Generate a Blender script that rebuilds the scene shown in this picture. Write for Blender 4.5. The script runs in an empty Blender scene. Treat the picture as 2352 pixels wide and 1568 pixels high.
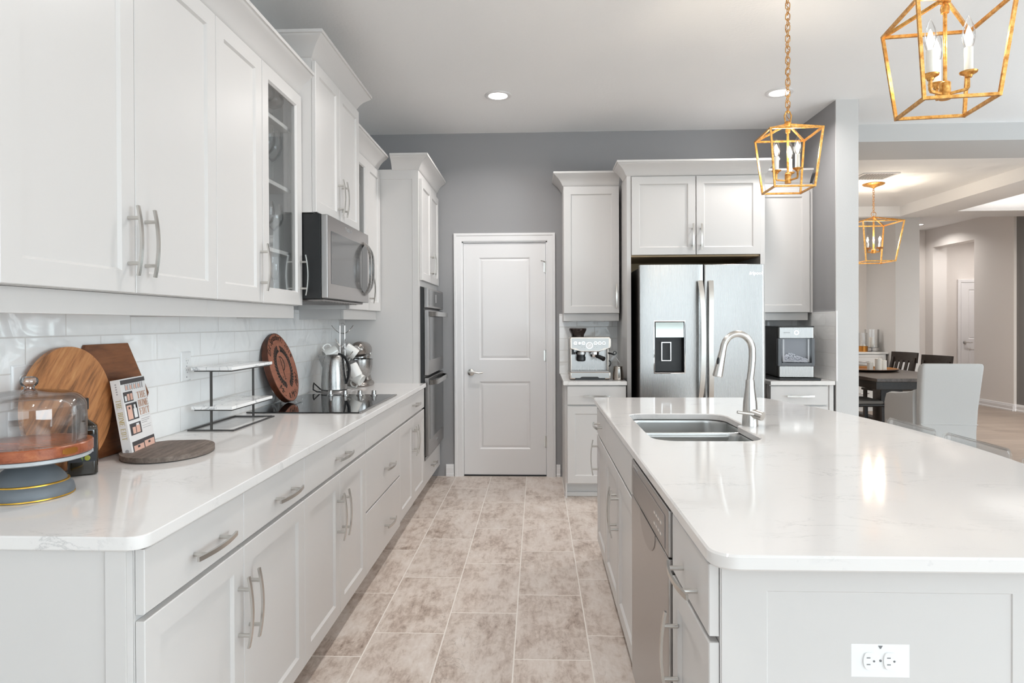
import bpy, bmesh, math, random
from mathutils import Vector, Matrix
random.seed(11)
S = bpy.context.scene
COL = S.collection
PI = math.pi
# ---------------------------------------------------------------- camera
cd = bpy.data.cameras.new('camera')
cam = bpy.data.objects.new('camera', cd)
COL.objects.link(cam)
cam.location = (0, 0, 1.335)
cam.rotation_mode = 'XYZ'
cam.matrix_world = Matrix.Translation((0, 0, 1.335)) @ Matrix.Rotation(.039, 4, 'Z') @ Matrix.Rotation(PI / 2 - .006, 4, 'X') @ Matrix.Rotation(-.004, 4, 'Z')
cd.sensor_fit = 'HORIZONTAL'
cd.sensor_width = 36
cd.lens = 36 * 1488 / 2352
cd.shift_y = -33.6 / 2352
cd.clip_start = .05
S.camera = cam
# ---------------------------------------------------------------- colour management
S.view_settings.view_transform = 'Standard'
S.view_settings.look = 'None'
S.view_settings.gamma = 1
S.view_settings.use_curve_mapping = False
S.view_settings.exposure = 0.03
S.cycles.use_denoising = True
S.cycles.max_bounces = 10
S.cycles.diffuse_bounces = 6
S.cycles.glossy_bounces = 5
S.cycles.transparent_max_bounces = 24
S.cycles.caustics_reflective = False
S.cycles.caustics_refractive = False
S.cycles.sample_clamp_indirect = 6
# ---------------------------------------------------------------- world: bright overcast sky seen through the rear windows
W = bpy.data.worlds.new('sky')
S.world = W
W.use_nodes = True
wn = W.node_tree.nodes
bg = wn['Background']
sky = wn.new('ShaderNodeTexSky')
sky.sky_type = 'HOSEK_WILKIE'
sky.turbidity = 6
sky.sun_direction = (0.3, 0.3, .9)
W.node_tree.links.new(sky.outputs[0], bg.inputs[0])
bg.inputs[1].default_value = 1.0


def area(name, loc, rot, sx, sy, power, col=(1, 1, 1), shape='RECTANGLE', spread=None):
    l = bpy.data.lights.new(name, 'AREA')
    l.shape = shape
    l.size = sx
    l.size_y = sy
    l.energy = power
    l.color = col
    if spread:
        l.spread = spread
    o = bpy.data.objects.new(name, l)
    COL.objects.link(o)
    o.location = loc
    o.rotation_euler = rot
    return o


# daylight entering through the rear glass doors and the side windows (both behind the camera)
area('daylight_rear', (2.4, -8.3, 1.55), (PI / 2, 0, 0), 8.0, 2.3, 170, (.80, .93, 1))
area('daylight_window', (6.98, -2.3, 1.3), (PI / 2, 0, PI / 2), 5.6, 2.0, 340, (.80, .93, 1))
# added upward fill lamps at floor level, out of view, to brighten the ceiling
area('fill_uplight_rear', (2.6, -5.0, .02), (PI, 0, 0), 7.5, 3.4, 165, (.76, .91, 1), spread=2.0)
area('fill_uplight_side', (5.2, -1.5, .02), (PI, 0, 0), 2.6, 4.0, 100, (.76, .91, 1), spread=2.0)
area('fill_uplight_dining', (5.3, 3.2, .02), (PI, 0, 0), 2.4, 3.6, 60, (.76, .91, 1), spread=2.0)


# ---------------------------------------------------------------- materials
def lin(c):
    c = c / 255
    return c / 12.92 if c <= .04045 else ((c + .055) / 1.055) ** 2.4


def rgb(r, g, b):
    return (lin(r), lin(g), lin(b), 1)


class NT:
    def __init__(s, m):
        s.t = m.node_tree
        s.n = m.node_tree.nodes
        s.b = s.n.get('Principled BSDF')

    def new(s, kind, **kw):
        n = s.n.new('ShaderNode' + kind)
        for k, v in kw.items():
            if k.startswith('i_'):
                key = k[2:]
                key = int(key) if key.isdigit() else key.replace('_', ' ')
                n.inputs[key].default_value = v
            else:
                setattr(n, k, v)
        return n

    def link(s, a, b):
        s.t.links.new(a, b)

    def math(s, op, a, b=None, c=None):
        n = s.n.new('ShaderNodeMath')
        n.operation = op
        for i, v in enumerate((a, b, c)):
            if v is None:
                continue
            if isinstance(v, (int, float)):
                n.inputs[i].default_value = v
            else:
                s.link(v, n.inputs[i])
        return n.outputs[0]

    def coords(s, scale=(1, 1, 1), rot=(0, 0, 0), loc=(0, 0, 0), kind='Object'):
        tc = s.new('TexCoord')
        mp = s.new('Mapping')
        mp.inputs['Scale'].default_value = scale
        mp.inputs['Rotation'].default_value = rot
        mp.inputs['Location'].default_value = loc
        s.link(tc.outputs[kind], mp.inputs[0])
        return mp.outputs[0]

    def noise(s, vec, scale, detail=3, rough=.5, dist=0):
        n = s.new('TexNoise')
        n.inputs['Scale'].default_value = scale
        n.inputs['Detail'].default_value = detail
        n.inputs['Roughness'].default_value = rough
        n.inputs['Distortion'].default_value = dist
        s.link(vec, n.inputs['Vector'])
        return n.outputs['Fac']

    def ramp(s, fac, stops):
        n = s.new('ValToRGB')
        e = n.color_ramp.elements
        while len(e) < len(stops):
            e.new(.5)
        for el, (p, c) in zip(e, stops):
            el.position = p
            el.color = c if len(c) == 4 else (*c, 1)
        s.link(fac, n.inputs[0])
        return n.outputs[0]

    def mix(s, fac, a, b, blend='MIX'):
        n = s.new('Mix', data_type='RGBA', blend_type=blend)
        for k, v in ((0, fac), (6, a), (7, b)):
            if isinstance(v, (int, float)):
                n.inputs[k].default_value = v
            elif isinstance(v, tuple):
                n.inputs[k].default_value = v
            else:
                s.link(v, n.inputs[k])
        return n.outputs[2]

    def bump(s, h, strength, dist=.002):
        n = s.new('Bump')
        n.inputs['Strength'].default_value = strength
        n.inputs['Distance'].default_value = dist
        s.link(h, n.inputs['Height'])
        s.link(n.outputs[0], s.b.inputs['Normal'])
        return n.outputs[0]


MATS = {}


def mat(name, col=(.8, .8, .8, 1), rough=.5, metal=0, spec=.5, bump=None, coat=0, emit=None, var=None):
    m = bpy.data.materials.new(name)
    m.use_nodes = True
    t = NT(m)
    b = t.b
    b.inputs['Base Color'].default_value = col
    b.inputs['Roughness'].default_value = rough
    b.inputs['Metallic'].default_value = metal
    b.inputs['Specular IOR Level'].default_value = spec
    if coat:
        b.inputs['Coat Weight'].default_value = coat
        b.inputs['Coat Roughness'].default_value = .06
    if emit:
        b.inputs['Emission Color'].default_value = emit[0]
        b.inputs['Emission Strength'].default_value = emit[1]
    if bump:
        t.bump(t.noise(t.coords(), bump[0], 4), bump[1], bump[2] if len(bump) > 2 else .002)
    if var:  # soft procedural tone variation: (scale, amount)
        f = t.noise(t.coords(), var[0], 4)
        d = tuple(c * (1 - var[1]) for c in col[:3]) + (1,)
        t.link(t.mix(f, d, col), b.inputs['Base Color'])
    MATS[name] = m
    return m


def clear(name, tint=(1, 1, 1, 1), rough=.02, base=.03, gain=.6):
    """thin clear glass: mostly see-through, mirror-like towards grazing"""
    m = bpy.data.materials.new(name)
    m.use_nodes = True
    t = NT(m)
    t.n.remove(t.b)
    out = t.n['Material Output']
    tr = t.new('BsdfTransparent')
    tr.inputs[0].default_value = tint
    gl = t.new('BsdfGlossy')
    gl.inputs['Roughness'].default_value = rough
    fr = t.new('LayerWeight')
    fr.inputs[0].default_value = .25
    f = t.math('MULTIPLY_ADD', fr.outputs['Fresnel'], gain, base)
    mx = t.new('MixShader')
    t.link(f, mx.inputs[0])
    t.link(tr.outputs[0], mx.inputs[1])
    t.link(gl.outputs[0], mx.inputs[2])
    t.link(mx.outputs[0], out.inputs[0])
    MATS[name] = m
    return m


def wood(name, cols, scale=(1, 1, 1), rot=(0, 0, 0), rough=.4, k=9, streak=.5, spec=.4, dist=1.2):
    """long-grain wood, grain along local axis with the smallest scale"""
    m = bpy.data.materials.new(name)
    m.use_nodes = True
    t = NT(m)
    mp = t.new('Mapping')
    mp.inputs['Scale'].default_value = scale
    t.link(t.coords((1, 1, 1), rot), mp.inputs[0])
    v = mp.outputs[0]
    a = t.noise(v, k, 5, .6, dist)
    c = t.noise(v, k * 4.5, 4, .65, .4)
    f = t.math('ADD', t.math('MULTIPLY', a, 1 - streak * .5), t.math('MULTIPLY', c, streak * .5))
    n = len(cols)
    col = t.ramp(f, [(.30 + .42 * i / (n - 1), x) for i, x in enumerate(cols)])
    t.link(col, t.b.inputs['Base Color'])
    t.b.inputs['Roughness'].default_value = rough
    t.b.inputs['Specular IOR Level'].default_value = spec
    t.bump(c, .12, .001)
    MATS[name] = m
    return m


CAB = mat('cabinet_paint', rgb(208, 205, 203), .34, spec=.45)
CABIN = mat('cabinet_inside', rgb(222, 221, 219), .5)
SHADOW = mat('toe_kick_paint', rgb(203, 201, 199), .5)  # toe kick paint, slightly darker than the cabinet paint
TRIM = mat('white_trim_paint', rgb(230, 228, 228), .35)
CEIL = mat('ceiling_paint', rgb(247, 247, 247), .9, bump=(55, .35, .004))
GREY = mat('grey_wall_paint', rgb(152, 151, 152), .75, bump=(140, .2, .002))
GREIGE = mat('greige_wall_paint', rgb(230, 224, 219), .8, bump=(120, .15, .002))
PALE = mat('pale_wall_paint', rgb(202, 201, 200), .7, bump=(120, .3, .002))
DARKW = mat('charcoal_wall_paint', rgb(134, 131, 129), .75, bump=(120, .15, .002))
NICKEL = mat('brushed_nickel', (.62, .60, .57, 1), .26, 1)
CHROME = mat('chrome', (.82, .82, .82, 1), .08, 1)
BLACK = mat('black_plastic', rgb(26, 26, 27), .38)
GLOSSB = mat('black_glass', (.006, .006, .007, 1), .04, 0, .6)
OVENG = mat('oven_glass', rgb(74, 74, 74), .12, 0, .7)
WHITEP = mat('white_plastic', rgb(236, 236, 236), .3)
SLOT = mat('outlet_slot', rgb(120, 120, 122), .5)
CERAM = mat('white_ceramic', rgb(232, 230, 226), .18, coat=.4)
GLASS = clear('clear_glass')
PANE = clear('cabinet_pane', (.98, .985, .985, 1), .01, .02, .45)
ACRYL = clear('clear_acrylic', (.985, .99, .99, 1), .03, .05, .55)
SMOKE = clear('smoked_panel', (.42, .43, .45, 1), .04, .05, .8)
DARKSTEEL = mat('gunmetal', rgb(96, 95, 94), .38, .9)
WARMUNDER = mat('unfinished_wood', rgb(176, 152, 118), .6)
LED = mat('lamp_diffuser', (1, 1, 1, 1), .5, emit=((1, .97, .93, 1), 9))
BULB = mat('bulb_glow', (1, .9, .75, 1), .3, emit=((1, .82, .58, 1), 26))
RINGLED = mat('ring_light', (1, 1, 1, 1), .4, emit=((1, 1, 1, 1), 2.5))
CANDLE = mat('candle_wax', rgb(232, 226, 216), .5)
INK = mat('engraved_ink', rgb(34, 24, 18), .6)
SLEEVE = mat('candle_sleeve', rgb(240, 236, 226), .4)
LINEN = mat('grey_linen', rgb(202, 202, 201), .95, spec=.1, bump=(420, .4, .0015), var=(260, .10))
LINEN2 = mat('taupe_cushion', rgb(150, 144, 138), .95, spec=.1, bump=(420, .4, .0015))
ESPRESSO = wood('espresso_wood', [rgb(24, 18, 15), rgb(40, 31, 26), rgb(54, 43, 36)], (1, .12, 1), rough=.35, k=30)
ESPTOP = wood('espresso_tabletop', [rgb(52, 43, 38), rgb(82, 71, 64), rgb(104, 92, 84)], (1, .1, 1), rough=.28, k=26)
MANGO = wood('mango_wood', [rgb(66, 45, 33), rgb(132, 88, 56), rgb(186, 126, 80), rgb(204, 148, 98), rgb(220, 178, 124)], (1, .13, 1), (0, 0, .72), rough=.45, k=13, streak=.8, dist=1.5)
WALNUT = wood('walnut_wood', [rgb(84, 48, 28), rgb(124, 76, 46), rgb(146, 94, 58)], (.14, 1, 1), rough=.38, k=22, streak=.6)
SIGNW = wood('stained_plaque_wood', [rgb(140, 82, 58), rgb(172, 104, 76), rgb(188, 118, 88)], (.16, 1, 1), rough=.45, k=26)
SIGNE = wood('plaque_edge_wood', [rgb(56, 30, 20), rgb(84, 46, 30), rgb(100, 56, 38)], (1, .2, 1), rough=.4, k=20)
ACACIA = wood('acacia_wood', [rgb(88, 44, 30), rgb(138, 74, 48), rgb(162, 94, 62), rgb(188, 126, 88)], (.25, 1, 1), rough=.25, k=15, streak=.7)
SLATE = wood('grey_washed_wood', [rgb(70, 61, 54), rgb(112, 100, 92), rgb(142, 130, 121)], (1, .13, 1), rough=.7, k=24, streak=.9)


def m_gold():
    m = mat('gold_leaf', rgb(214, 158, 84), .34, .85)
    t = NT(m)
    f = t.noise(t.coords(), 60, 5, .7)
    t.link(t.ramp(f, [(.3, rgb(166, 104, 44)), (.52, rgb(216, 160, 86)), (.75, rgb(240, 200, 132))]), t.b.inputs['Base Color'])
    t.bump(f, .25, .001)
    return m


GOLD = m_gold()
BRASS = mat('antique_brass', rgb(176, 118, 56), .38, .85, bump=(60, .2, .001))


def m_steel(name, col, rough, sc):
    m = mat(name, col, rough, 1)
    t = NT(m)
    f = t.noise(t.coords(sc), 1, 3)
    t.link(t.math('MULTIPLY_ADD', f, .06, rough - .03), t.b.inputs['Roughness'])
    return m


STEEL = m_steel('stainless_steel', (.40, .39, .38, 1), .27, (500, 500, 6))
STEELH = m_steel('stainless_sheet', (.46, .44, .43, 1), .30, (6, 6, 500))
STEELD = m_steel('dark_stainless', (.36, .34, .33, 1), .30, (6, 6, 400))
SINKM = m_steel('sink_steel', (.58, .58, .57, 1), .30, (8, 300, 300))


def m_quartz():
    m = mat('white_quartz', rgb(238, 236, 234), .08, spec=.36)
    t = NT(m)
    v = t.coords((1, 2.6, 1), (0, 0, .35))
    a = t.noise(v, 5.5, 7, .62, .9)
    d = t.math('ABSOLUTE', t.math('SUBTRACT', a, .5))
    vein = t.ramp(d, [(0, (1, 1, 1)), (.012, (.25, .25, .25)), (.03, (0, 0, 0))])
    b = t.noise(v, 3.1, 4, .5)
    patch = t.ramp(b, [(.50, (0, 0, 0)), (.68, (1, 1, 1))])
    f = t.mix(1.0, vein, patch, 'MULTIPLY')
    c1 = t.mix(f, rgb(226, 223, 221), rgb(200, 198, 197))
    sp = t.ramp(t.noise(v, 46, 3, .6), [(.66, (0, 0, 0)), (.74, (1, 1, 1))])
    c2 = t.mix(t.math('MULTIPLY', sp, .35), c1, rgb(205, 203, 202))
    t.link(c2, t.b.inputs['Base Color'])
    return m


QUARTZ = m_quartz()


def m_marble():
    m = mat('white_marble', rgb(236, 235, 234), .15)
    t = NT(m)
    v = t.coords((2, .8, 1), (0, 0, .6))
    a = t.noise(v, 5, 5, .55, 1.2)
    d = t.math('ABSOLUTE', t.math('SUBTRACT', a, .5))
    t.link(t.ramp(d, [(0, rgb(176, 176, 178)), (.012, rgb(222, 222, 222)), (.03, rgb(240, 239, 238))]), t.b.inputs['Base Color'])
    return m


MARBLE = m_marble()


def m_floor():
    m = mat('floor_tile', rgb(190, 178, 168), .38)
    t = NT(m)
    tc = t.new('TexCoord')
    sp = t.new('SeparateXYZ')
    t.link(tc.outputs['Object'], sp.inputs[0])
    x, y = sp.outputs[0], sp.outputs[1]
    cx = t.math('DIVIDE', t.math('ADD', x, .71), .306)
    ci = t.math('FLOOR', cx)
    fx = t.math('SUBTRACT', cx, ci)
    cy = t.math('DIVIDE', t.math('SUBTRACT', t.math('SUBTRACT', y, 2.767), t.math('MULTIPLY', ci, .2033)), .61)
    ri = t.math('FLOOR', cy)
    fy = t.math('SUBTRACT', cy, ri)
    ex = t.math('MULTIPLY', t.math('MINIMUM', fx, t.math('SUBTRACT', 1.0, fx)), .306)
    ey = t.math('MULTIPLY', t.math('MINIMUM', fy, t.math('SUBTRACT', 1.0, fy)), .61)
    ed = t.math('MINIMUM', ex, ey)
    grout = t.math('LESS_THAN', ed, .0028)
    cb = t.new('CombineXYZ')
    t.link(ci, cb.inputs[0])
    t.link(ri, cb.inputs[1])
    wn_ = t.new('TexWhiteNoise')
    t.link(cb.outputs[0], wn_.inputs['Vector'])
    # shift the stone pattern tile by tile
    ofs = t.new('VectorMath', operation='MULTIPLY_ADD')
    t.link(wn_.outputs['Color'], ofs.inputs[0])
    ofs.inputs[1].default_value = (7, 7, 7)
    t.link(tc.outputs['Object'], ofs.inputs[2])
    mp = t.new('Mapping')
    mp.inputs['Scale'].default_value = (1.5, .8, 1)
    t.link(ofs.outputs[0], mp.inputs[0])
    a = t.noise(mp.outputs[0], 4.2, 8, .68, .5)
    b = t.noise(mp.outputs[0], 19, 7, .72, .7)
    mp2 = t.new('Mapping')
    mp2.inputs['Scale'].default_value = (3.2, .55, 1)
    t.link(ofs.outputs[0], mp2.inputs[0])
    c = t.noise(mp2.outputs[0], 13, 6, .7, .3)
    f = t.math('ADD', t.math('MULTIPLY', a, .45), t.math('ADD', t.math('MULTIPLY', b, .33), t.math('MULTIPLY', c, .22)))
    col = t.ramp(f, [(.36, rgb(132, 113, 100)), (.44, rgb(186, 169, 157)), (.51, rgb(212, 199, 189)), (.62, rgb(228, 219, 212))])
    a2 = t.noise(mp.outputs[0], 7.5, 6, .62, 1.1)
    dd = t.math('ABSOLUTE', t.math('SUBTRACT', a2, .5))
    crack = t.ramp(dd, [(0, (1, 1, 1)), (.006, (.3, .3, .3)), (.014, (0, 0, 0))])
    pm = t.ramp(t.noise(mp.outputs[0], 2.6, 3), [(.52, (0, 0, 0)), (.66, (1, 1, 1))])
    col = t.mix(t.math('MULTIPLY', t.math('MULTIPLY', crack, pm), .55), col, rgb(120, 104, 92))
    tone = t.math('MULTIPLY_ADD', wn_.outputs['Value'], .10, .95)
    hsv = t.new('HueSaturation')
    t.link(col, hsv.inputs['Color'])
    t.link(tone, hsv.inputs['Value'])
    t.link(t.mix(grout, hsv.outputs[0], rgb(236, 229, 222)), t.b.inputs['Base Color'])
    h = t.math('MULTIPLY_ADD', t.math('SMOOTH_MIN', ed, .004, .002), 120, t.math('MULTIPLY', b, .25))
    t.bump(h, .25, .002)
    t.link(t.math('MULTIPLY_ADD', b, .25, .27), t.b.inputs['Roughness'])
    return m


FLOOR = m_floor()


def m_planks():
    m = mat('floor_planks', rgb(160, 146, 132), .45)
    t = NT(m)
    br = t.new('TexBrick')
    br.offset = .37
    br.inputs['Scale'].default_value = 1
    br.inputs['Brick Width'].default_value = 1.2
    br.inputs['Row Height'].default_value = .16
    br.inputs['Mortar Size'].default_value = .0015
    br.inputs['Color1'].default_value = rgb(152, 138, 127)
    br.inputs['Color2'].default_value = rgb(164, 150, 139)
    br.inputs['Mortar'].default_value = rgb(120, 106, 96)
    t.link(t.coords(), br.inputs['Vector'])
    g = t.noise(t.coords((1.2, 14, 1)), 3, 6, .65)
    t.link(t.mix(.7, br.outputs['Color'], t.ramp(g, [(.3, (.62, .6, .58)), (.7, (1.15, 1.13, 1.1))]), 'MULTIPLY'), t.b.inputs['Base Color'])
    return m


PLANKS = m_planks()


def m_subway(name, axis, y0, L, H, z0):
    """glazed hand-made subway tile: axis = which object axis runs along the wall"""
    m = mat(name, rgb(240, 240, 239), .07)
    t = NT(m)
    tc = t.new('TexCoord')
    sp = t.new('SeparateXYZ')
    t.link(tc.outputs['Object'], sp.inputs[0])
    cb = t.new('CombineXYZ')
    t.link(t.math('SUBTRACT', sp.outputs[axis], y0), cb.inputs[0])
    t.link(t.math('SUBTRACT', sp.outputs[2], z0), cb.inputs[1])
    br = t.new('TexBrick')
    br.offset = .5
    br.inputs['Scale'].default_value = 1
    br.inputs['Brick Width'].default_value = L
    br.inputs['Row Height'].default_value = H
    br.inputs['Mortar Size'].default_value = .0022
    br.inputs['Mortar Smooth'].default_value = .15
    br.inputs['Color1'].default_value = rgb(250, 250, 249)
    br.inputs['Color2'].default_value = rgb(245, 245, 245)
    br.inputs['Mortar'].default_value = rgb(222, 220, 217)
    t.link(cb.outputs[0], br.inputs['Vector'])
    t.link(br.outputs['Color'], t.b.inputs['Base Color'])
    w = t.noise(cb.outputs[0], 7, 1, .4, 1.6)
    h = t.math('ADD', t.math('MULTIPLY', br.outputs['Fac'], -1.6), t.math('MULTIPLY', w, 2.6))
    t.bump(h, .4, .004)
    t.link(t.math('MULTIPLY_ADD', br.outputs['Fac'], .5, .06), t.b.inputs['Roughness'])
    return m


SUBL = m_subway('subway_tile_left', 1, 1.804 + .0, .322, .1016, .893)
SUBB = m_subway('subway_tile_back', 0, .19, .305, .1016, .893)
SUBR = m_subway('subway_tile_side', 1, 4.92, .305, .1016, .893)


# ---------------------------------------------------------------- mesh helpers
class MB:
    def __init__(s):
        s.bm = bmesh.new()
        s.M = Matrix.Identity(4)

    def v(s, p):
        return s.bm.verts.new(s.M @ Vector(p))

    def face(s, vs):
        try:
            return s.bm.faces.new(vs)
        except ValueError:
            return None

    def poly(s, pts):
        return s.face([s.v(p) for p in pts])

    def box(s, x0, x1, y0, y1, z0, z1, bev=0, seg=2):
        v = [s.v((x, y, z)) for z in (z0, z1) for y in (y0, y1) for x in (x0, x1)]
        fs = [s.face([v[i] for i in q]) for q in ((0, 2, 3, 1), (4, 5, 7, 6), (0, 1, 5, 4), (1, 3, 7, 5), (3, 2, 6, 7), (2, 0, 4, 6))]
        if bev:
            es = {e for f in fs for e in f.edges}
            bmesh.ops.bevel(s.bm, geom=list(es), offset=bev, segments=seg, affect='EDGES', profile=.5, clamp_overlap=True)
        return s

    def rings(s, rings, cap0=True, cap1=True, closed=False):
        """loft a list of equally long point loops"""
        R = [[s.v(p) for p in r] for r in rings]
        n = len(R[0])
        m = len(R)
        for i in range(m if closed else m - 1):
            a, b = R[i], R[(i + 1) % m]
            for k in range(n):
                s.face([a[k], a[(k + 1) % n], b[(k + 1) % n], b[k]])
        if not closed:
            if cap0:
                s.face(R[0][::-1])
            if cap1:
                s.face(R[-1])
        return s

    def cyl(s, p0, p1, r0, r1=None, n=24, cap=True):
        return s.tube([p0, p1], None, n, radii=[r0, r0 if r1 is None else r1], cap=cap)

    def tube(s, pts, r, n=10, closed=False, radii=None, cap=True, sq=None, up=None):
        P = [Vector(p) for p in pts]
        m = len(P)
        tan = []
        for i in range(m):
            a = P[(i - 1) % m] if closed or i else P[i]
            b = P[(i + 1) % m] if closed or i < m - 1 else P[i]
            d = b - a
            tan.append(d.normalized() if d.length > 1e-9 else Vector((0, 0, 1)))
        ref = Vector(up) if up else (Vector((0, 0, 1)) if abs(tan[0].z) < .9 else Vector((1, 0, 0)))
        u = (ref - tan[0] * ref.dot(tan[0])).normalized()
        rings = []
        for i in range(m):
            t = tan[i]
            if up:
                u = Vector(up) - t * Vector(up).dot(t)
            else:
                u = u - t * u.dot(t)
            if u.length < 1e-6:
                u = t.orthogonal()
            u.normalize()
            w = t.cross(u)
            rr = radii[i] if radii else r
            if sq:  # rectangular bar: sq = (size along up, size across)
                a, b = sq[0] / 2, sq[1] / 2
                rings.append([P[i] + u * x + w * y for x, y in ((a, b), (-a, b), (-a, -b), (a, -b))])
            else:
                rings.append([P[i] + (u * math.cos(k * 2 * PI / n) + w * math.sin(k * 2 * PI / n)) * rr for k in range(n)])
        return s.rings(rings, cap, cap, closed)

    def lathe(s, prof, c=(0, 0, 0), n=48, axis='z', close=False):
        c = Vector(c)
        rings = []
        for r, z in prof:
            r = max(r, 1e-5)
            ring = []
            for k in range(n):
                a = k * 2 * PI / n
                x, y = r * math.cos(a), r * math.sin(a)
                p = (x, y, z) if axis == 'z' else ((z, x, y) if axis == 'x' else (y, z, x))
                ring.append(c + Vector(p))
            rings.append(ring)
        return s.rings(rings, not close, not close, close)

    def prism(s, poly, a0, a1, plane='xy', bev=0, seg=2):
        def p3(p, a):
            return (p[0], p[1], a) if plane == 'xy' else ((p[0], a, p[1]) if plane == 'xz' else (a, p[0], p[1]))
        A = [s.v(p3(p, a0)) for p in poly]
        B = [s.v(p3(p, a1)) for p in poly]
        n = len(poly)
        fs = [s.face(A[::-1]), s.face(B)]
        for k in range(n):
            fs.append(s.face([A[k], A[(k + 1) % n], B[(k + 1) % n], B[k]]))
        if bev:
            es = {e for f in fs[:2] for e in f.edges}
            bmesh.ops.bevel(s.bm, geom=list(es), offset=bev, segments=seg, affect='EDGES', profile=.5, clamp_overlap=True)
        return s

    def loft(s, x0, x1, z0, z1, steps, cap0=True, cap1=True, closed=False):
        """rectangular panel facing -y: steps are (inset, y)"""
        return s.rings([[(x0 + i, y, z0 + i), (x1 - i, y, z0 + i), (x1 - i, y, z1 - i), (x0 + i, y, z1 - i)] for i, y in steps], cap0, cap1, closed)

    def sphere(s, c, r, sc=(1, 1, 1), n=24):
        c = Vector(c)
        m = n // 2
        return s.rings([[c + Vector((math.sin(PI * i / m) * math.cos(2 * PI * k / n) * sc[0], math.sin(PI * i / m) * math.sin(2 * PI * k / n) * sc[1], math.cos(PI * i / m) * sc[2])) * r for k in range(n)] for i in [1e-3] + list(range(1, m)) + [m - 1e-3]])

    def add(s, me, M):
        k = s.M @ M
        vs = [s.bm.verts.new(k @ v.co) for v in me.vertices]
        for p in me.polygons:
            s.face([vs[i] for i in p.vertices])
        return s

    def build(s, name, m, parent=None, label=None, smooth=38, weld=False):
        if weld:
            bmesh.ops.remove_doubles(s.bm, verts=s.bm.verts, dist=1e-5)
        bmesh.ops.recalc_face_normals(s.bm, faces=s.bm.faces)
        me = bpy.data.meshes.new(name)
        s.bm.to_mesh(me)
        s.bm.free()
        me.materials.append(m)
        if smooth:
            me.shade_smooth()
            me.set_sharp_from_angle(angle=math.radians(smooth))
        o = bpy.data.objects.new(name, me)
        COL.objects.link(o)
        if smooth:
            w = o.modifiers.new('weighted_normals', 'WEIGHTED_NORMAL')
            w.keep_sharp = True
            w.weight = 80
        if parent:
            o.parent = parent
        if label:
            o['label'] = label
        return o


def tag(o, label, cat, group=None):
    o['label'] = label
    o['category'] = cat
    if group:
        o['group'] = group
    return o


def thing(name, label, cat, loc=(0, 0, 0), rotz=0, group=None):
    o = bpy.data.objects.new(name, None)
    o.empty_display_size = .05
    COL.objects.link(o)
    o.location = loc
    o.rotation_euler = (0, 0, rotz)
    return tag(o, label, cat, group)


def struct(o):
    o['kind'] = 'structure'
    return o


def dup(root, loc, rotz=None, label=None, group=None):
    r = root.copy()
    COL.objects.link(r)
    r.location = loc
    if rotz is not None:
        r.rotation_euler = (0, 0, rotz)
    if label:
        r['label'] = label
    if group:
        r['group'] = group
    for ch in list(root.children):
        c = ch.copy()
        COL.objects.link(c)
        c.parent = r
        for g in list(ch.children):
            d = g.copy()
            COL.objects.link(d)
            d.parent = c
    return r


GLY = {}


def glyph(ch, size, shear=0, bold=0):
    k = (ch, size, shear, bold)
    if k not in GLY:
        cu = bpy.data.curves.new('lettering', 'FONT')
        cu.body = ch
        cu.size = size
        cu.shear = shear
        cu.offset = bold
        cu.extrude = .0003
        cu.align_x = 'CENTER'
        cu.resolution_u = 3
        o = bpy.data.objects.new('lettering', cu)
        COL.objects.link(o)
        GLY[k] = bpy.data.meshes.new_from_object(o)
        bpy.data.objects.remove(o)
    return GLY[k]


def frame(origin, right, up):
    r = Vector(right).normalized()
    u = Vector(up)
    u = (u - r * u.dot(r)).normalized()
    n = r.cross(u)
    M = Matrix((r, u, n)).transposed().to_4x4()
    M.translation = Vector(origin)
    return M


def text(s, size, m, M, name, parent, shear=0, bold=0, sx=1):
    mb = MB()
    mb.add(glyph(s, size, shear, bold), M @ Matrix.Diagonal((sx, 1, 1, 1)))
    return mb.build(name, m, parent, smooth=0)


def arc_text(mb, s, R, a_mid, step, size, shear=0, inward=False):
    """letters on a circle in the local xy plane (angles clockwise from the top)"""
    n = len(s)
    for i, ch in enumerate(s):
        if ch == ' ':
            continue
        a = a_mid + (i - (n - 1) / 2) * step * (-1 if inward else 1)
        x, y = R * math.sin(a), R * math.cos(a)
        rot = -a + (PI if inward else 0)
        M = Matrix.Translation((x, y, 0)) @ Matrix.Rotation(rot, 4, 'Z')
        mb.add(glyph(ch, size, shear), M)


# ---------------------------------------------------------------- cabinet parts
def handle(parent, x, z, vert, L=.198, y=0):
    """arched bar pull on a front whose face is y (facing -y)"""
    mb = MB()
    pts = []
    for i in range(11):
        t = -1 + i / 5
        d = y - .029 - .011 * (1 - t * t)
        pts.append((x, d, z + t * L / 2) if vert else (x + t * L / 2, d, z))
    mb.tube(pts, None, sq=(.006, .0115), up=(0, -1, 0))
    for q in (-1, 1):
        a = q * .325 * L
        p = (x, z + a) if vert else (x + a, z)
        mb.cyl((p[0], y + .0005, p[1]), (p[0], y - .036, p[1]), .0055, n=12)
    return mb.build('handle', NICKEL, parent, label='brushed metal pull handle')


def shaker(x0, x1, z0, z1, name, parent, y=0, fr=.057, label=None):
    g = .0016
    mb = MB()
    mb.loft(x0 + g, x1 - g, z0 + g, z1 - g, [(0, y + .02), (0, y + .002), (.002, y), (fr, y), (fr + .007, y + .009), (fr + .0075, y + .009)])
    return mb.build(name, CAB, parent, label=label)


def slab(x0, x1, z0, z1, name, parent, y=0):
    g = .0016
    mb = MB()
    mb.loft(x0 + g, x1 - g, z0 + g, z1 - g, [(0, y + .02), (0, y + .002), (.002, y), (.003, y)])
    return mb.build(name, CAB, parent)


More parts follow.
